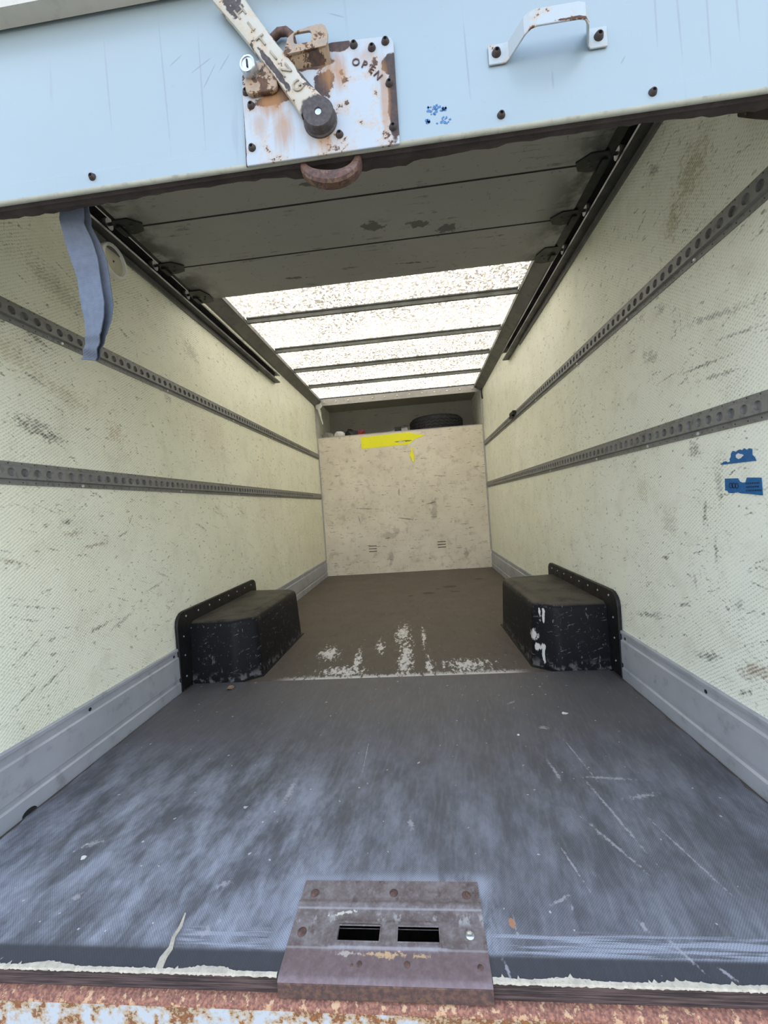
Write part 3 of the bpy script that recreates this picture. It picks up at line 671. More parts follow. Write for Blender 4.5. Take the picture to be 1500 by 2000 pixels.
# ------------------------------------------------------------------ wheel boxes
def arch(s):
    side = 'left' if s < 0 else 'right'
    t = thing('wheel_box', (s * .82, 1.6, 0), 'black plastic wheel box with dusty top on the %s side of the floor' % side if s < 0 else
              'black plastic wheel box with white paint scrapes on the right side of the floor', 'wheel box', 'wheel boxes over the rear wheels')
    def outline(d):
        return [(.985, 1.208 + d), (.765 - d * .4, 1.204 + d), (.662 + d, 1.285 + d * .4), (.650 + d, 1.930 - d), (.700 + d * .5, 1.965 - d), (.985, 2.0 - d)]
    bm = B()
    rows = [(0.0, 0.0), (.265, .012), (.284, .016), (.296, .026), (.301, .044)]
    prev = None
    def ring(d, z):
        pts = outline(d); out = []
        for i, (x, y) in enumerate(pts):                        # soften the upright corners
            if i in (0, 5): out.append((x, y)); continue
            p, q = pts[i - 1], pts[i + 1]; r = .020
            for f in (0, .25, .5, .75, 1):
                a = Vector((x, y)) + (Vector(p) - Vector((x, y))).normalized() * r; b = Vector((x, y)) + (Vector(q) - Vector((x, y))).normalized() * r; c = Vector((x, y))
                out.append(tuple(a * (1 - f) ** 2 + c * 2 * f * (1 - f) + b * f * f))
        return [bm.verts.new((s * x, y, z)) for x, y in out]
    rings = [ring(d, z) for z, d in rows]
    for r0, r1 in zip(rings, rings[1:]):
        for k in range(len(r0)): bm.faces.new((r0[k], r0[(k + 1) % len(r0)], r1[(k + 1) % len(r1)], r1[k]))
    bm.faces.new(rings[-1]); bm.faces.new(rings[0][::-1])
    obj('shell', bm, M_ARCH, t, smooth=True)
    bm = B(); out = [(x - .010 if x < .98 else x, y + (-.010 if y < 1.6 else .010)) for x, y in outline(0)]
    prism(bm, out, lambda u, v, k: (s * u, v, .004 * k - .0012)); obj('foot_lip', bm, M_FLANGE, t)
    bm = B(); prism(bm, [(1.117, .004), (2.037, .004)] + [(1.117 + .92 * q[0], q[1]) for q in ((1.0, .30),)] +
                    [(2.037 - .05 * (1 - math.cos(a)), .318 + .05 * math.sin(a)) for a in (.4, .8, 1.2, PI / 2)] + [(1.117 + .06 * (1 - math.cos(a)), .308 + .06 * math.sin(a)) for a in (PI / 2, 1.2, .8, .4, 0)],
                    lambda u, v, k: (s * (.999 - .016 * k), u, v)); obj('flange', bm, M_FLANGE, t, bevel=.004)
    for y in (1.19, 1.30, 1.41, 1.52, 1.63, 1.74, 1.85, 1.95):
        b_ = B(); lathe(b_, [(.0045, 0), (.0045, .002), (.002, .0035)], (s * .983, y, .340), (-s, 0, 0), 8); obj('rivet', b_, M_RIVET, t)
    for z in (.06, .16, .25):
        b_ = B(); lathe(b_, [(.004, 0), (.004, .002), (.002, .003)], (s * .983, 1.16, z), (-s, 0, 0), 8); obj('rivet', b_, M_RIVET, t)
arch(-1); arch(1)

# ------------------------------------------------------------------ roller door, rolled most of the way up
door = thing('roller_shutter', (0, .06, 1.43), 'white roller door rolled up overhead, rusty lock on its bottom panel', 'roller door', kind='thing')
bm = B(); box(bm, -.945, .945, .050, .066, 1.440, 1.800); obj('bottom_panel', bm, M_DOOR, door)
bm = B(); prism(bm, [(.0485, 1.463), (.0500, 1.465), (.0500, 1.436), (.0485, 1.434)], lambda u, v, k: (-.945 + 1.89 * k, u, v)); obj('cover_strip', bm, M_DOOR, door)
bm = B(); prism(bm, [(.0475 + .0055 * (1 - math.cos(a * PI / 6)), 1.4335 - .0055 * math.sin(a * PI / 6)) for a in range(7)], lambda u, v, k: (-.945 + 1.89 * k, u, v))
tag(obj('bottom_lip', bm, M_LIPW, door, smooth=True), 'cream bottom lip')
bm = B(); x = -.945; ys_ = []
while x <= .9451: ys_.append((x, .084 + .004 * math.sin(x * 9) + random.uniform(-.002, .003) + (.008 if -.02 < x < .2 else 0))); x += .015
for z in (1.424, 1.440): pass
va = [[bm.verts.new(p) for p in ((x, .0575, 1.431), (x, .063, 1.427), (x, .070, 1.430), (x, .076, 1.428), (x, y, 1.431), (x, y, 1.445), (x, .0575, 1.445))] for x, y in ys_]
for a, b in zip(va, va[1:]):
    for k in range(7): bm.faces.new((a[k], a[(k + 1) % 7], b[(k + 1) % 7], b[k]))
bm.faces.new(va[0]); bm.faces.new(va[-1][::-1])
tag(obj('bottom_seal', bm, M_SEAL, door), 'perished brown bottom seal')
def slat(y0, z0, y1, z1, th=.016, w=.885):
    bm = B(); d = Vector((0, y1 - y0, z1 - z0)).normalized(); n_ = Vector((0, -d.z, d.y))
    a, b = Vector((0, y0, z0)) + d * .002, Vector((0, y1, z1)) - d * .002
    prism(bm, [(a.y, a.z), (b.y, b.z), (b.y + n_.y * th, b.z + n_.z * th), (a.y + n_.y * th, a.z + n_.z * th)], lambda u, v, k: (-w + 2 * w * k, u, v))
    return obj('door_panel', bm, M_INNER, door)
slat(.085, 1.805, .275, 1.945)
for a, b in ((.280, .555), (.555, .830), (.830, 1.105), (1.105, 1.388)): slat(a, 1.950, b, 1.950)
for y in (.555, .830, 1.105):
    bm = B(); prism(bm, [(y - .004, 1.9495), (y + .004, 1.9495), (y + .003, 1.955), (y - .003, 1.955)], lambda u, v, k: (-.884 + 1.768 * k, u, v)); tag(obj('joint_gasket', bm, M_DARK, door), 'black joint between panels')
for s in (-1, 1):
    for y, big in ((.555, 0), (.830, 0), (1.105, 0), (1.365, 1)):
        h = 0.052 if not big else .078
        bm = B(); prism(bm, [(.80 if not big else .815, y - h * .35), (.84, y - h), (.90, y - h), (.915, y - h * .4), (.915, y + h * .5), (.86, y + h * .6), (.82, y + h * .4)], lambda u, v, k: (s * u, v, 1.9495 - .006 * k))
        box(bm, min(s * .885, s * .905), max(s * .885, s * .905), y - .028, y + .028, 1.935, 1.985)
        hg = obj('hinge', bm, M_BLACK, door, bevel=.002)
        bm = B(); lathe(bm, [(.006, -.045), (.006, .012), (.021, .012), (.023, .018), (.023, .030), (.021, .034)], (s * .935, y, 1.974), (s, 0, 0), 14); obj('roller', bm, M_BLACK, hg, smooth=True)
        for bx, by in ((.845, -.018), (.875, -.018), (.862, .008)):
            bm = B(); lathe(bm, [(.005, 0), (.005, .002), (.002, .004)], (s * bx, y + by, 1.9435), (0, 0, -1), 8); obj('bolt', bm, M_TRACK, hg)
for s in (-1, 1):
    bm = B(); prism(bm, [(.887, 1.953), (.908 if s < 0 else .928, 1.957), (.908 if s < 0 else .928, 1.963), (.887, 1.962)], lambda u, v, k: (s * u, .285 + 1.09 * k, v)); tag(obj('gap_light_stop', bm, M_BLACK, door), 'black strip added along the panel edge to block light')  # added strips: narrow the side gaps and cut roof light on the walls
# bolts through the bottom panel
def bolt(parent, x, z, y=.0485, r=.0062, h=.006, name='bolt', mat=None):
    bm = B(); lathe(bm, [(r * 1.15, 0), (r, h * .35), (r * .8, h * .8), (r * .45, h), (r * .42, h * .45), (r * .05, h * .45)], (x, y, z), (0, -1, 0), 14)
    return obj(name, bm, mat or M_BOLT, parent, smooth=True)
for x in (-.388, .361, .607): bolt(door, x, 1.4525, name='panel_bolt')

# lock plate
lock = B(); prism(lock, [(-.091, 1.427), (.186, 1.427), (.187, 1.60), (.183, 1.609), (.174, 1.613), (.07, 1.619), (-.03, 1.613), (-.078, 1.606), (-.086, 1.597)], lambda u, v, k: (u, .0485 - .0045 * k, v))
lock = obj('lock_plate', lock, M_LOCK, door, bevel=.0015); tag(lock, 'rust-stained white lock plate')
for x, z in ((-.072, 1.600), (-.073, 1.531), (-.077, 1.457), (-.080, 1.556), (.049, 1.592), (.082, 1.457), (.118, 1.606), (.149, 1.596), (.173, 1.603), (.175, 1.531), (.176, 1.456)):
    bolt(lock, x, z, .0440)
def letters(parent, seq, size, depth, mat, name, yface):
    bmx = B()
    for ch, x, z, ang in seq:
        cu = bpy.data.curves.new('t', 'FONT'); cu.body = ch; cu.size = size; cu.extrude = depth / 2; cu.align_x = 'CENTER'; cu.align_y = 'CENTER'; cu.offset = size * .008
        ob = bpy.data.objects.new('t', cu); COL.objects.link(ob); bpy.context.view_layer.update()
        dg = bpy.context.evaluated_depsgraph_get(); me = bpy.data.meshes.new_from_object(ob.evaluated_get(dg))
        me.transform(Matrix.Translation((x, yface, z)) @ Matrix.Rotation(-ang, 4, 'Y') @ Matrix.Rotation(PI / 2, 4, 'X'))
        bmx.from_mesh(me); bpy.data.objects.remove(ob); bpy.data.curves.remove(cu); bpy.data.meshes.remove(me)
    return obj(name, bmx, mat, parent, fix=False)
letters(lock, [('O', .1195, 1.5755, -.25), ('P', .1340, 1.5690, -.50), ('E', .1465, 1.5590, -.75), ('N', .1560, 1.5470, -.95)], .0175, .003, M_RUST, 'raised_lettering', .0440)
bm = B(); prism(bm, rrect(-.079, -.020, 1.543, 1.596, .012), lambda u, v, k: (u, .0440 - .009 * k, v)); obj('lock_housing', bm, M_BRACK, lock, bevel=.003)

kl = B(); lathe(kl, [(.0150, 0), (.0150, .012), (.0135, .0145), (.0105, .0148), (.0100, .0135), (.0005, .0135)], (-.0660, .036, 1.583), (-.1, -1, -.05), 24)
kl = obj('key_lock', kl, M_CHROME, door, smooth=True); tag(kl, 'silver key lock')
bm = B(); box(bm, -.0687, -.0662, .0212, .0228, 1.576, 1.589); obj('keyhole', bm, M_DARK, kl)
bm = B(); lathe(bm, [(.006, 0), (.006, .008), (.003, .010)], (-.073, .038, 1.601), (0, -1, 0), 12); obj('lug', bm, M_CHROME, kl)

# hasp: flange with a slot, and a ring, standing out of the top of the plate
def plate_hole(bm, outer, hole, f):
    n = len(outer)
    A = [[bm.verts.new(f(u, v, k)) for u, v in outer] for k in (0, 1)]; H = [[bm.verts.new(f(u, v, k)) for u, v in hole] for k in (0, 1)]
    for i in range(n):
        e = (i + 1) % n
        bm.faces.new((A[0][i], A[0][e], H[0][e], H[0][i])); bm.faces.new((A[1][i], H[1][i], H[1][e], A[1][e]))
        bm.faces.new((A[0][i], A[1][i], A[1][e], A[0][e])); bm.faces.new((H[0][i], H[0][e], H[1][e], H[1][i]))
def around(cx, cz, pts2, n=24):
    """resample a closed outline by angle about (cx, cz)."""
    out = []
    for k in range(n):
        a = 2 * PI * k / n; d = Vector((math.cos(a), math.sin(a))); best = None
        for i in range(len(pts2)):
            p, q = Vector(pts2[i]) - Vector((cx, cz)), Vector(pts2[(i + 1) % len(pts2)]) - Vector((cx, cz)); e = q - p
            den = d.x * e.y - d.y * e.x
            if abs(den) < 1e-12: continue
            t = (p.x * e.y - p.y * e.x) / den; w = (p.x * d.y - p.y * d.x) / den
            if t > 0 and -1e-6 <= w <= 1 + 1e-6: best = t if best is None else max(best, t)
        out.append((cx + d.x * best, cz + d.y * best))
    return out
bm = B(); o_ = [(-.004, 1.590), (.074, 1.594), (.077, 1.616), (.071, 1.632), (.045, 1.631), (.018, 1.626), (.006, 1.618)]
h_ = rrect(.016, .048, 1.605, 1.624, .005); cx, cz = .032, 1.614
plate_hole(bm, around(cx, cz, o_, 40), around(cx, cz, h_, 40), lambda u, v, k: (u, .026 + .004 * k, v))
prism(bm, [(.026, 1.596), (.030, 1.596), (.0455, 1.586), (.0455, 1.580)], lambda u, v, k: (-.003 + .079 * k, u, v))
hasp = obj('hasp', bm, M_BRACK, door, bevel=.0008); tag(hasp, 'rusty slotted hasp')
bm = B(); lo = [(-.012, .020 + .0 * a, 1.565) for a in range(1)]
pts = [(-.030, .045, 1.598), (-.034, .044, 1.618), (-.027, .042, 1.638), (-.012, .040, 1.646), (.002, .038, 1.643), (.011, .036, 1.632), (.014, .036, 1.616), (.010, .037, 1.602)]
tube(bm, pts, [.006, .0065, .0065, .0065, .0065, .0065, .006, .005], 10); tag(obj('ring', bm, M_RUST, hasp, smooth=True), 'brown rusty ring')

# locking lever with raised letters
pv = Vector((.050, .030, 1.485)); tipv = Vector((-.108, .030, 1.728)); ld = (tipv - pv).normalized(); lp = Vector((-ld.z, 0, ld.x))
bm = B()
prof = [(.020, .0235), (.05, .0205), (.10, .0185), (.17, .0185), (.22, .0195), (.281, .0235)]
rings = []
for t_, hw in prof:
    c = pv + ld * t_; yy = -.001 - .04 * max(0, t_ - .2)
    rings.append([bm.verts.new(c + lp * a + Vector((0, yy + b, 0))) for a, b in ((-hw, .012), (-hw, .003), (-hw * .8, 0), (hw * .8, 0), (hw, .003), (hw, .012))])
for a, b in zip(rings, rings[1:]):
    for k in range(6): bm.faces.new((a[k], a[(k + 1) % 6], b[(k + 1) % 6], b[k]))
bm.faces.new(rings[0]); bm.faces.new(rings[-1][::-1])
lathe(bm, [(.030, -.006), (.030, -.002), (.027, -.001), (.027, .012), (.0255, .0145), (.007, .0145), (.006, .0125), (.001, .0125)], (pv.x, .039, pv.z), (0, -1, 0), 28)
lev = obj('locking_lever', bm, M_LEVER, door, smooth=True); tag(lev, 'chipped cream locking lever')
ang = math.atan2(-ld.x, ld.z)
seq = []
for i, ch in enumerate('WHITING'):
    c = pv + ld * (.256, .228, .196, .163, .130, .096, .060)[i]; seq.append((ch, c.x, c.z, ang))
letters(lev, seq, .027, .004, M_LETTER, 'raised_lettering', .0290)
bm = B(); lathe(bm, [(.0060, 0), (.0055, .0012), (.002, .002)], (pv.x, .0270, pv.z), (0, -1, 0), 16); tag(obj('pivot_pin', bm, M_CHROME, lev, smooth=True), 'shiny pivot pin')

# grab handle
bm = B()
path = [(.346, .0485), (.374, .0485), (.381, .044), (.398, .012), (.405, .006), (.413, .004), (.478, .004), (.487, .006), (.494, .013), (.506, .044), (.512, .0485), (.540, .0485)]
th = .0030; zt, zb = 1.570, 1.537
lo = []
for i, (x, y) in enumerate(path):
    p, q = Vector(path[max(i - 1, 0)]), Vector(path[min(i + 1, len(path) - 1)]); d = (q - p).normalized(); nn = Vector((d.y, -d.x)) * th
    m = 1 if i in (0, 1, 10, 11) else (.80 if 4 <= i <= 7 else .88); zc_ = (zt + zb) / 2; hh = (zt - zb) / 2 * m
    lo.append([bm.verts.new(v) for v in ((x, y, zc_ + hh), (x + nn.x, y + nn.y, zc_ + hh), (x + nn.x, y + nn.y, zc_ - hh), (x, y, zc_ - hh))])
for a, b in zip(lo, lo[1:]):
    for k in range(4): bm.faces.new((a[k], a[(k + 1) % 4], b[(k + 1) % 4], b[k]))
bm.faces.new(lo[0]); bm.faces.new(lo[-1][::-1])
M_HAND = rusty('white handle paint', (.43, .48, .495), cover=.0, scale=40, marks=[((.40, .04, 1.535), (.06, .1, .0025), (0, 0, 0), .9), ((.47, .0, 1.5425), (.03, .1, .002), (0, 0, 0), 1.2)])
gh = obj('grab_handle', bm, M_HAND, door, bevel=.0012, bseg=2); tag(gh, 'white strap grab handle')
bolt(gh, .359, 1.554, .0455, .0070, .007); bolt(gh, .526, 1.554, .0455, .0070, .007)

# rusty latch hook below the lip
bm = B(); rings = []
for k in range(15):
    a = PI * (.02 + .96 * k / 14); c = Vector((.060 - .050 * math.cos(a), .070 - .012 * math.sin(a), 1.432 - .040 * math.sin(a) * (1 - .10 * math.cos(a))))
    w = .006 + .0065 * math.sin(a); out_ = Vector((-math.cos(a), 0, -math.sin(a) * .9))
    rings.append([bm.verts.new(c + out_ * u * w + Vector((0, v * .010, 0))) for u, v in ((-1, -.9), (-.6, -1.2), (.6, -1.2), (1, -.8), (1, .8), (.6, 1.2), (-.6, 1.2), (-1, .9))])
for a, b in zip(rings, rings[1:]):
    for k in range(8): bm.faces.new((a[k], a[(k + 1) % 8], b[(k + 1) % 8], b[k]))
bm.faces.new(rings[0]); bm.faces.new(rings[-1][::-1])
tag(obj('latch_hook', bm, M_RUST, door, smooth=True), 'brown rusty latch hook')
# remains of a blue transfer on the door
def shards(name, parent, c, n, sx, sz, y, mat, seed):
    random.seed(seed); bm = B()
    for k in range(n):
        x, z = c[0] + random.uniform(-sx, sx), c[1] + random.uniform(-sz, sz); r = random.uniform(.0012, .0040)
        m = random.randint(5, 7); pts = [(x + r * random.uniform(.5, 1.2) * math.cos(2 * PI * q / m), z + r * random.uniform(.4, 1.1) * math.sin(2 * PI * q / m)) for q in range(m)]
        prism(bm, pts, lambda u, v, k_: (u, y - .0004 * k_, v))
    return obj(name, bm, mat, parent, fix=False)
bm0 = shards('sticker_remnant', door, (.254, 1.480), 26, .016, .008, .0500, M_BLUE2, 5); tag(bm0, 'flaking blue sticker remnant')
bm0 = shards('sticker_remnant', door, (.256, 1.459), 18, .022, .006, .0484, M_BLUE2, 6); tag(bm0, 'flaking blue sticker remnant')

# ------------------------------------------------------------------ tracks
for s in (-1, 1):
    side = 'left' if s < 0 else 'right'
    t = thing('door_track', (s * .97, 1.5, 1.94), 'dark steel roller track along the top of the %s wall' % side, 'door track', 'roller door tracks')
    bm = B()
    pr = [(.999, 1.940), (.950, 1.940), (.950, 1.950), (.954, 1.950), (.954, 1.944), (.994, 1.944), (.994, 2.002), (.954, 2.002), (.954, 1.996), (.950, 1.996), (.950, 2.006), (.999, 2.006)]
    prism(bm, [(s * x, z) for x, z in pr], lambda u, v, k: (u, .27 + 2.51 * k, v)); obj('channel', bm, M_TRACK, t)
    bm = B(); box(bm, min(s * .990, s * .999), max(s * .990, s * .999), .60, 2.40, 1.915, 1.940); obj('fixing_strip', bm, M_TRIM, t)
    for y in (.75, 1.35, 1.95, 2.55):
        bm = B(); lathe(bm, [(.006, 0), (.006, .003), (.003, .005)], (s * .994, y, 1.972), (-s, 0, 0), 10); obj('track_screw', bm, M_RIVET, t)

br = thing('wall_bracket', (.985, .33, 1.58), 'dark brown steel bracket high on the right wall under the raised door', 'bracket')
bm = B(); prism(bm, [(.20, 1.52), (.26, 1.545), (.33, 1.615), (.375, 1.662), (.375, 1.690), (.31, 1.650), (.24, 1.585), (.20, 1.560)], lambda u, v, k: (.999 - .010 * k, u, v)); obj('plate', bm, M_SEAL, br, bevel=.002)
bolt_y = B(); lathe(bolt_y, [(.006, 0), (.006, .003), (.003, .005)], (.989, .345, 1.648), (-1, 0, 0), 10); obj('bolt', bolt_y, M_BOLT, br)

# ------------------------------------------------------------------ pull strap hanging from the door
st = thing('pull_strap', (-.47, .10, 1.14), 'blue-grey webbing pull strap hanging from the raised door at the left', 'strap')
rows = [(-.497, -.447, .092, 1.470), (-.500, -.450, .096, 1.460), (-.515, -.468, .112, 1.432), (-.513, -.459, .120, 1.394), (-.506, -.451, .120, 1.361), (-.495, -.446, .120, 1.315), (-.496, -.438, .120, 1.265), (-.496, -.437, .120, 1.233),
        (-.497, -.442, .119, 1.202), (-.515, -.464, .136, 1.184), (-.544, -.503, .165, 1.168)]
def ribbon(bm, rows, th=.0022, tw=None):
    sm = []
    for i in range(len(rows) - 1):
        for k in range(4):
            f = k / 4; f2 = f * f * (3 - 2 * f)
            sm.append(tuple(a + (b - a) * (f if j != 2 else f2) for j, (a, b) in enumerate(zip(rows[i], rows[i + 1]))))
    sm.append(rows[-1]); rr = []
    for i, (x0, x1, y, z) in enumerate(sm):
        ty = tw(i / (len(sm) - 1)) if tw else 0
        rr.append([bm.verts.new(p) for p in ((x0, y - ty, z + .004), (x1, y + ty, z - .006), (x1, y + ty + th, z - .006), (x0, y - ty + th, z + .004))])
    for a, b in zip(rr, rr[1:]):
        for k in range(4): bm.faces.new((a[k], a[(k + 1) % 4], b[(k + 1) % 4], b[k]))
    bm.faces.new(rr[0]); bm.faces.new(rr[-1][::-1])
bm = B(); ribbon(bm, rows, tw=lambda f: .016 * math.sin(f * 6.0) * f); obj('webbing', bm, M_STRAP, st, smooth=True)
bm = B(); ribbon(bm, [(a + .004, b + .006 * math.sin(PI * i / 9) * (i < 9) + .001, c + .006 + .012 * math.sin(PI * i / 10), d + .002) for i, (a, b, c, d) in enumerate(rows)], tw=lambda f: .016 * math.sin(f * 6.0) * f); obj('rear_webbing', bm, M_STRAP, st, smooth=True)
bm = B(); box(bm, -.500, -.445, .090, .108, 1.452, 1.476); obj('anchor_tab', bm, M_BLACK, st)

# ------------------------------------------------------------------ rear sill and keeper plate
sl = thing('rear_sill', (0, -.01, -.20), 'rusted white-painted steel rear sill below the floor edge', 'sill')
bm = B(); pr = [(.03, -.031), (-.002, -.031), (-.007, -.0315), (-.0115, -.034), (-.0145, -.038), (-.0155, -.043), (-.013, -.043), (.03, -.043)]
prism(bm, pr, lambda u, v, k: (-1.05 + 2.1 * k, u, v)); tag(obj('lip', bm, M_LIP, sl, smooth=True), 'orange rusted lip')
bm = B(); box(bm, -1.05, 1.05, -.0150, .03, -.20, -.0425); obj('face', bm, M_SILL, sl)

kp = thing('keeper_plate', (.06, .085, 0), 'worn brown rusty keeper plate with two slots at the rear edge of the floor', 'keeper plate')
def kz(x, y):
    z = .0058
    z += .0035 * math.exp(-((y - .122) / .006) ** 2)
    e = max(0, .042 - y) / .05; z += -.0022 * e
    inside = max(abs(x - .0635) - .112, abs(y - .0645) - .026)
    z += .003 * max(0, min(1, -inside / .004)) * (1 if -.035 < x < .162 else 0.6)
    if y < .0: z -= y * y * 55
    return z
kx = sorted(set([-.123, -.1, -.06, -.049, -.046, -.043, -.040, -.031, .02, .048, .052, .062, .067, .077, .081, .12, .158, .165, .168, .171, .174, .18, .21, .242]))
ky = [-.0092, -.008, -.006, -.003, 0, .01, .02, .03, .036, .039, .042, .046, .051, .064, .077, .082, .086, .089, .092, .10, .108, .112, .116, .12, .124, .128, .132, .138, .15, .173]
bm = B(); T, Bt = slab(bm, kx, ky, lambda x, y: min(kz(x, y) - .0025, .0031) if y > 0 else kz(x, y) - .012, kz, in_slot)
for q in (T, Bt):
    for i, x in enumerate(kx):
        for j, y in enumerate(ky):                              # the plate narrows towards the inside edge on its left
            pass
obj('plate', bm, M_KEEP, kp, smooth=True)
bm = B(); box(bm, -.123, .242, -.0105, -.0072, -.028, -.0012); tag(obj('turned_down_edge', bm, M_RUST, kp, bevel=.0015), 'rusted front edge')
for x, y, r in ((-.096, .144, .0085), (.069, .146, .0085), (.216, .143, .0085), (-.101, .067, .0085), (.214, .068, .0085), (.016, .017, .0050), (.100, .018, .0055), (.003, .015, .003), (.225, .017, .005)):
    bm = B(); lathe(bm, [(r * 1.05, 0), (r, r * .2), (r * .75, r * .40), (r * .3, r * .46)], (x, y, kz(x, y) - .0006), (0, 0, 1), 16)
    obj('bolt', bm, M_CHROME if (x, y) == (.214, .068) else M_RUST, kp, smooth=True)
bm = B(); box(bm, -.06, .19, .034, .036, -.12, -.031); box(bm, -.06, .19, .159, .161, -.12, -.031); box(bm, -.06, -.058, .036, .159, -.12, -.031); box(bm, .188, .19, .036, .159, -.12, -.031); box(bm, -.06, .19, .034, .161, -.122, -.12)  # added box: shuts out stray light so the slots look dark
tag(obj('slot_light_blocker', bm, M_SLOTBLOCK, kp), 'dark brown box added below the slots to block light')
bm = B()
for a, b in SL:
    t2 = .0022; y0, y1 = SY
    for q in ((a - t2, a, y0 - t2, y1 + t2), (b, b + t2, y0 - t2, y1 + t2), (a, b, y0 - t2, y0), (a, b, y1, y1 + t2)): box(bm, q[0], q[1], q[2], q[3], .004, .0102)
tag(obj('slot_rim', bm, M_KEEP, kp, bevel=.0008), 'worn raised rims of the two slots')

# ------------------------------------------------------------------ things on the walls
rv = thing('round_vent_cover', (-.995, .90, 1.84), 'round cream plastic cover high on the left wall behind the strap', 'vent cover')
bm = B(); lathe(bm, [(.069, 0), (.069, .012), (.065, .017), (.056, .017), (.053, .005)], (-1.0, .898, 1.876), (1, 0, 0), 36); obj('rim', bm, M_CREAM2, rv, smooth=True)
bm = B(); lathe(bm, [(.0545, 0), (.0545, .006), (.004, .007)], (-1.0, .898, 1.876), (1, 0, 0), 36); obj('disc', bm, M_CREAM, rv, smooth=True)
bm = B(); lathe(bm, [(.004, 0), (.003, .002)], (-.993, .898, 1.876), (1, 0, 0), 10); obj('centre_screw', bm, M_BOLT, rv)

def patch(name, pts, x, label, cat, mat, s=1):
    bm = B(); prism(bm, pts, lambda u, v, k: (x - s * .0009 * k, u, v)); return tag(obj(name, bm, mat), label, cat, 'torn blue sticker remnants on the right wall')
s1 = [(.507, .849), (.390, .848), (.394, .857), (.401, .864), (.400, .878), (.409, .881), (.416, .878), (.424, .883), (.431, .879), (.438, .882), (.446, .880), (.452, .877), (.456, .880), (.462, .881), (.468, .874), (.469, .866), (.474, .860), (.472, .855), (.480, .853), (.487, .857), (.496, .856)]
patch('sticker_remnant', s1, .9990, 'upper torn blue sticker remnant with ragged top on the right wall', 'sticker', M_BLUE)
bm = B(); random.seed(3)
prism(bm, [(.440 + .011 * math.cos(a * PI / 5) * (1 + .3 * (a % 2)), .8655 + .0045 * math.sin(a * PI / 5) * (1 + .4 * (a % 3))) for a in range(10)], lambda u, v, k: (.9982 - .0004 * k, u, v))
o = obj('bare_hole', bm, M_WHITE); o.parent = bpy.data.objects['sticker_remnant.002'] if 'sticker_remnant.002' in bpy.data.objects else None
if o.parent: o.location -= o.parent.location
s2 = [(.494, .811), (.450, .809), (.444, .800), (.436, .797), (.426, .797), (.421, .809), (.378, .806), (.377, .763), (.42, .768), (.444, .770), (.452, .773), (.470, .771), (.484, .772), (.487, .778), (.495, .779)]
s2o = patch('sticker_remnant', s2, .9990, 'lower torn rectangular blue sticker remnant on the right wall', 'sticker', M_BLUE)
bm = B()
for cy, cz, w in ((.474, .791, .007), (.464, .791, .007), (.454, .790, .006)):
    for k in range(10):
        a, b = 2 * PI * k / 10, 2 * PI * (k + 1) / 10
        prism(bm, [(cy + w * math.cos(a), cz + .008 * math.sin(a)), (cy + w * math.cos(b), cz + .008 * math.sin(b)), (cy + w * .6 * math.cos(b), cz + .005 * math.sin(b)), (cy + w * .6 * math.cos(a), cz + .005 * math.sin(a))], lambda u, v, k_: (.9980 - .0003 * k_, u, v))
o = obj('worn_emblem', bm, M_INK, fix=False); o.parent = s2o; o.location -= s2o.location
bm = B()
for r_ in range(3):
    y = .425
    while y > .385:
        w = random.uniform(.003, .006); prism(bm, [(y, .796 - r_ * .009), (y - w, .796 - r_ * .009), (y - w, .792 - r_ * .009), (y, .792 - r_ * .009)], lambda u, v, k_: (.9980 - .0003 * k_, u, v)); y -= w + .002
o = obj('worn_print', bm, M_INK, fix=False); o.parent = s2o; o.location -= s2o.location

bm = B(); box(bm, .960, .986, 2.60, 2.72, 1.462, 1.486); box(bm, .966, .984, 2.66, 2.76, 1.448, 1.466)
tag(obj('clip', bm, M_BLACK, bevel=.004), 'small black clip hooked on the upper right lashing rail', 'clip')
bm = B(); tube(bm, [(.930, 4.12, 2.110), (.955, 4.10, 2.140), (.980, 4.08, 2.135), (.988, 4.08, 2.09), (.984, 4.09, 2.04), (.986, 4.09, 2.00), (.991, 4.10, 1.965)], .008, 8)
tag(obj('cable', bm, M_BLACK, smooth=True), 'short black cable hanging in the top right corner by the bulkhead', 'cable')
bm = B(); prism(bm, [(-.985, 2.085), (-.910, 2.100), (-.900, 2.06), (-.928, 2.035), (-.920, 1.99), (-.920, 1.93), (-.906, 1.86), (-.914, 1.84), (-.934, 1.92), (-.948, 1.98), (-.960, 2.03), (-.978, 2.04)], lambda u, v, k: (u, 4.150 + .003 * k + (2.1 - v) * .05, v))
tag(obj('torn_liner', bm, M_WHITE), 'torn white flap in the top left corner by the bulkhead', 'torn flap')

# tape on the bulkhead
bm = B(); prism(bm, [(-.465, 1.653), (-.463, 1.515), (-.30, 1.517), (-.10, 1.521), (.06, 1.520), (.118, 1.526), (.15, 1.560), (.20, 1.585), (.26, 1.600), (.308, 1.618), (.25, 1.632), (.20, 1.640), (.15, 1.650), (.13, 1.668), (-.10, 1.662)], lambda u, v, k: (u, L - .0004 - .0012 * k, v))
tag(obj('yellow_tape', bm, M_YELLOW), 'wide torn strip of bright yellow tape at the top of the bulkhead', 'tape')
bm = B(); prism(bm, [(.133, 1.49), (.152, 1.47), (.150, 1.43), (.162, 1.40), (.160, 1.33), (.150, 1.302), (.136, 1.318), (.118, 1.375), (.106, 1.39), (.128, 1.43)], lambda u, v, k: (u, L - .004 - .0012 * k - (1.49 - v) * .05, v))
tag(obj('yellow_tape', bm, M_YELLOW), 'small dangling scrap of yellow tape below the wide strip', 'tape')

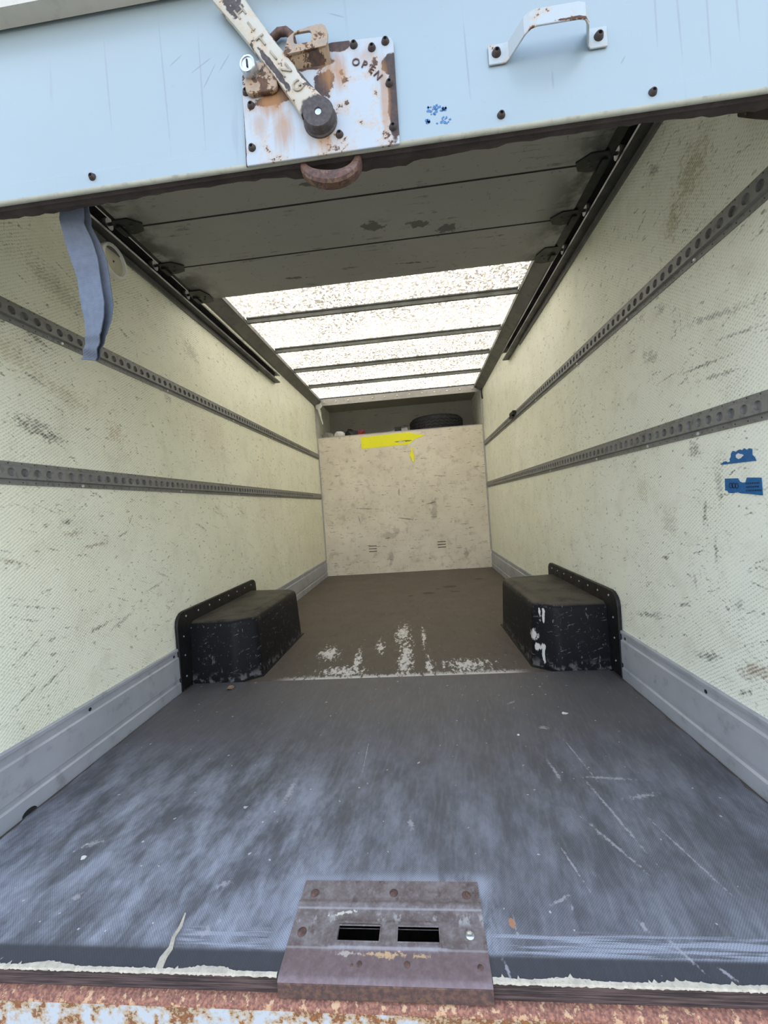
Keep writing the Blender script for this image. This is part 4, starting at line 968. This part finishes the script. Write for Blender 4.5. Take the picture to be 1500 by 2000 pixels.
# ------------------------------------------------------------------ over-cab shelf: tyre and oddments
ty = thing('tyre', (.472, 4.64, 1.655), 'black spare tyre lying flat on the shelf over the cab', 'tyre')
bm = B(); R0, h = .335, .245; zc_ = 1.655
prof = [(.20, .03), (.26, .005), (.305, .012), (.328, .035), (R0, .06), (R0, h - .06), (.328, h - .035), (.305, h - .012), (.26, h - .005), (.20, h - .03), (.19, h / 2)]
seg = 64; rings = [[bm.verts.new((.472 + r * math.cos(2 * PI * k / seg), 4.64 + r * math.sin(2 * PI * k / seg), zc_ + z)) for k in range(seg)] for r, z in prof]
for i in range(len(rings)):
    a, b = rings[i], rings[(i + 1) % len(rings)]
    for k in range(seg): bm.faces.new((a[k], a[(k + 1) % seg], b[(k + 1) % seg], b[k]))
obj('carcass', bm, M_TYRE, ty, smooth=True)
bm = B()
for row in range(4):
    z0 = zc_ + .055 + row * .0375
    for k in range(seg):
        vs = []
        for kk, up_ in ((k, 0), (k + 1, 0), (k + 1, 1), (k, 1)):
            a = 2 * PI * kk / seg; zz = z0 + (.008 if kk % 2 else -.008) + (.026 if up_ else 0)
            vs.append((a, zz))
        o1 = [bm.verts.new((.472 + (R0 + .007) * math.cos(a), 4.64 + (R0 + .007) * math.sin(a), z)) for a, z in vs]
        o2 = [bm.verts.new((.472 + (R0 - .002) * math.cos(a), 4.64 + (R0 - .002) * math.sin(a), z)) for a, z in vs]
        bm.faces.new(o1)
        for q in ((0, 1), (2, 3)): bm.faces.new((o1[q[0]], o1[q[1]], o2[q[1]], o2[q[0]]))
obj('tread', bm, M_TYRE, ty)
def lump(name, c, r, mat, label, cat, seed):
    random.seed(seed); bm = B(); bmesh.ops.create_icosphere(bm, subdivisions=2, radius=1.0)
    for v in bm.verts:
        k = 1 + random.uniform(-.28, .28); v.co = Vector((v.co.x * r[0] * k, v.co.y * r[1] * k, max(v.co.z, -.75) * r[2] * k))
    lo_ = min(v.co.z for v in bm.verts)
    for v in bm.verts: v.co += Vector((c[0], c[1], c[2] - lo_))
    return tag(obj(name, bm, mat), label, cat)
lump('crumpled_bag', (-.90, 4.30, 1.656), (.075, .06, .06), M_GREY, 'crumpled grey bag at the left end of the over-cab shelf', 'bag', 1)
lump('paper_scrap', (-.735, 4.28, 1.656), (.07, .05, .055), M_WHITE, 'crumpled white paper scrap beside the grey bag on the over-cab shelf', 'paper', 2)
lump('dark_rag', (-.60, 4.34, 1.656), (.075, .05, .075), M_BLACK, 'dark rag bunched on the left half of the over-cab shelf', 'rag', 3)
lump('red_strap', (-.465, 4.30, 1.656), (.05, .04, .058), M_RED, 'bunched dark red strap on the over-cab shelf above the yellow tape', 'strap', 4)
bm = B(); prism(bm, [(-.40, 1.658), (-.395, 1.700), (.10, 1.775), (.105, 1.735)], lambda u, v, k: (u, 4.42 + .05 * k, v)); tag(obj('wooden_batten', bm, M_BEAM), 'pale wooden batten leaning left of the tyre over the cab', 'batten')
bm = B(); box(bm, -.052, .028, 4.24, 4.31, 1.656, 1.755); tag(obj('small_box', bm, M_BLACK, bevel=.004), 'small black box left of the tyre on the over-cab shelf', 'box')

# ------------------------------------------------------------------ bits lying on the floor
def chip(name, x, y, r, mat, label, cat, seed, z=.003, group=None):
    random.seed(seed); bm = B(); m = 7
    pts = [(x + r * random.uniform(.5, 1.2) * math.cos(2 * PI * q / m), y + r * random.uniform(.4, 1.1) * math.sin(2 * PI * q / m)) for q in range(m)]
    prism(bm, pts, lambda u, v, k: (u, v, z + .0016 * k)); return tag(obj(name, bm, mat), label, cat, group)
random.seed(21); bm = B()
pts = [(-.772, 1.120), (-.768, 1.142), (-.752, 1.148), (-.738, 1.136), (-.742, 1.118), (-.756, 1.106)]
a = [bm.verts.new((x, y, .004 + random.uniform(0, .014))) for x, y in pts]; c = bm.verts.new((-.755, 1.127, .005)); 
for k in range(6): bm.faces.new((a[k], a[(k + 1) % 6], c))
bmesh.ops.solidify(bm, geom=bm.faces[:], thickness=.0012)
tag(obj('dry_leaf', bm, M_LEAF), 'crumpled brown dry leaf on the floor in front of the left wheel box', 'leaf')
chip('paint_chip', -.691, .228, .0085, M_WHITE, 'white paint chip on the dark floor sheet near the left kick plate', 'chip', 1, group='white paint chips on the floor')
chip('paint_chip', .651, .839, .011, M_WHITE, 'white paint chip on the dark floor sheet in front of the right wheel box', 'chip', 2, group='white paint chips on the floor')
chip('paint_chip', .454, .709, .006, M_WHITE, 'tiny white paint chip right of the middle of the dark floor sheet', 'chip', 3, group='white paint chips on the floor')
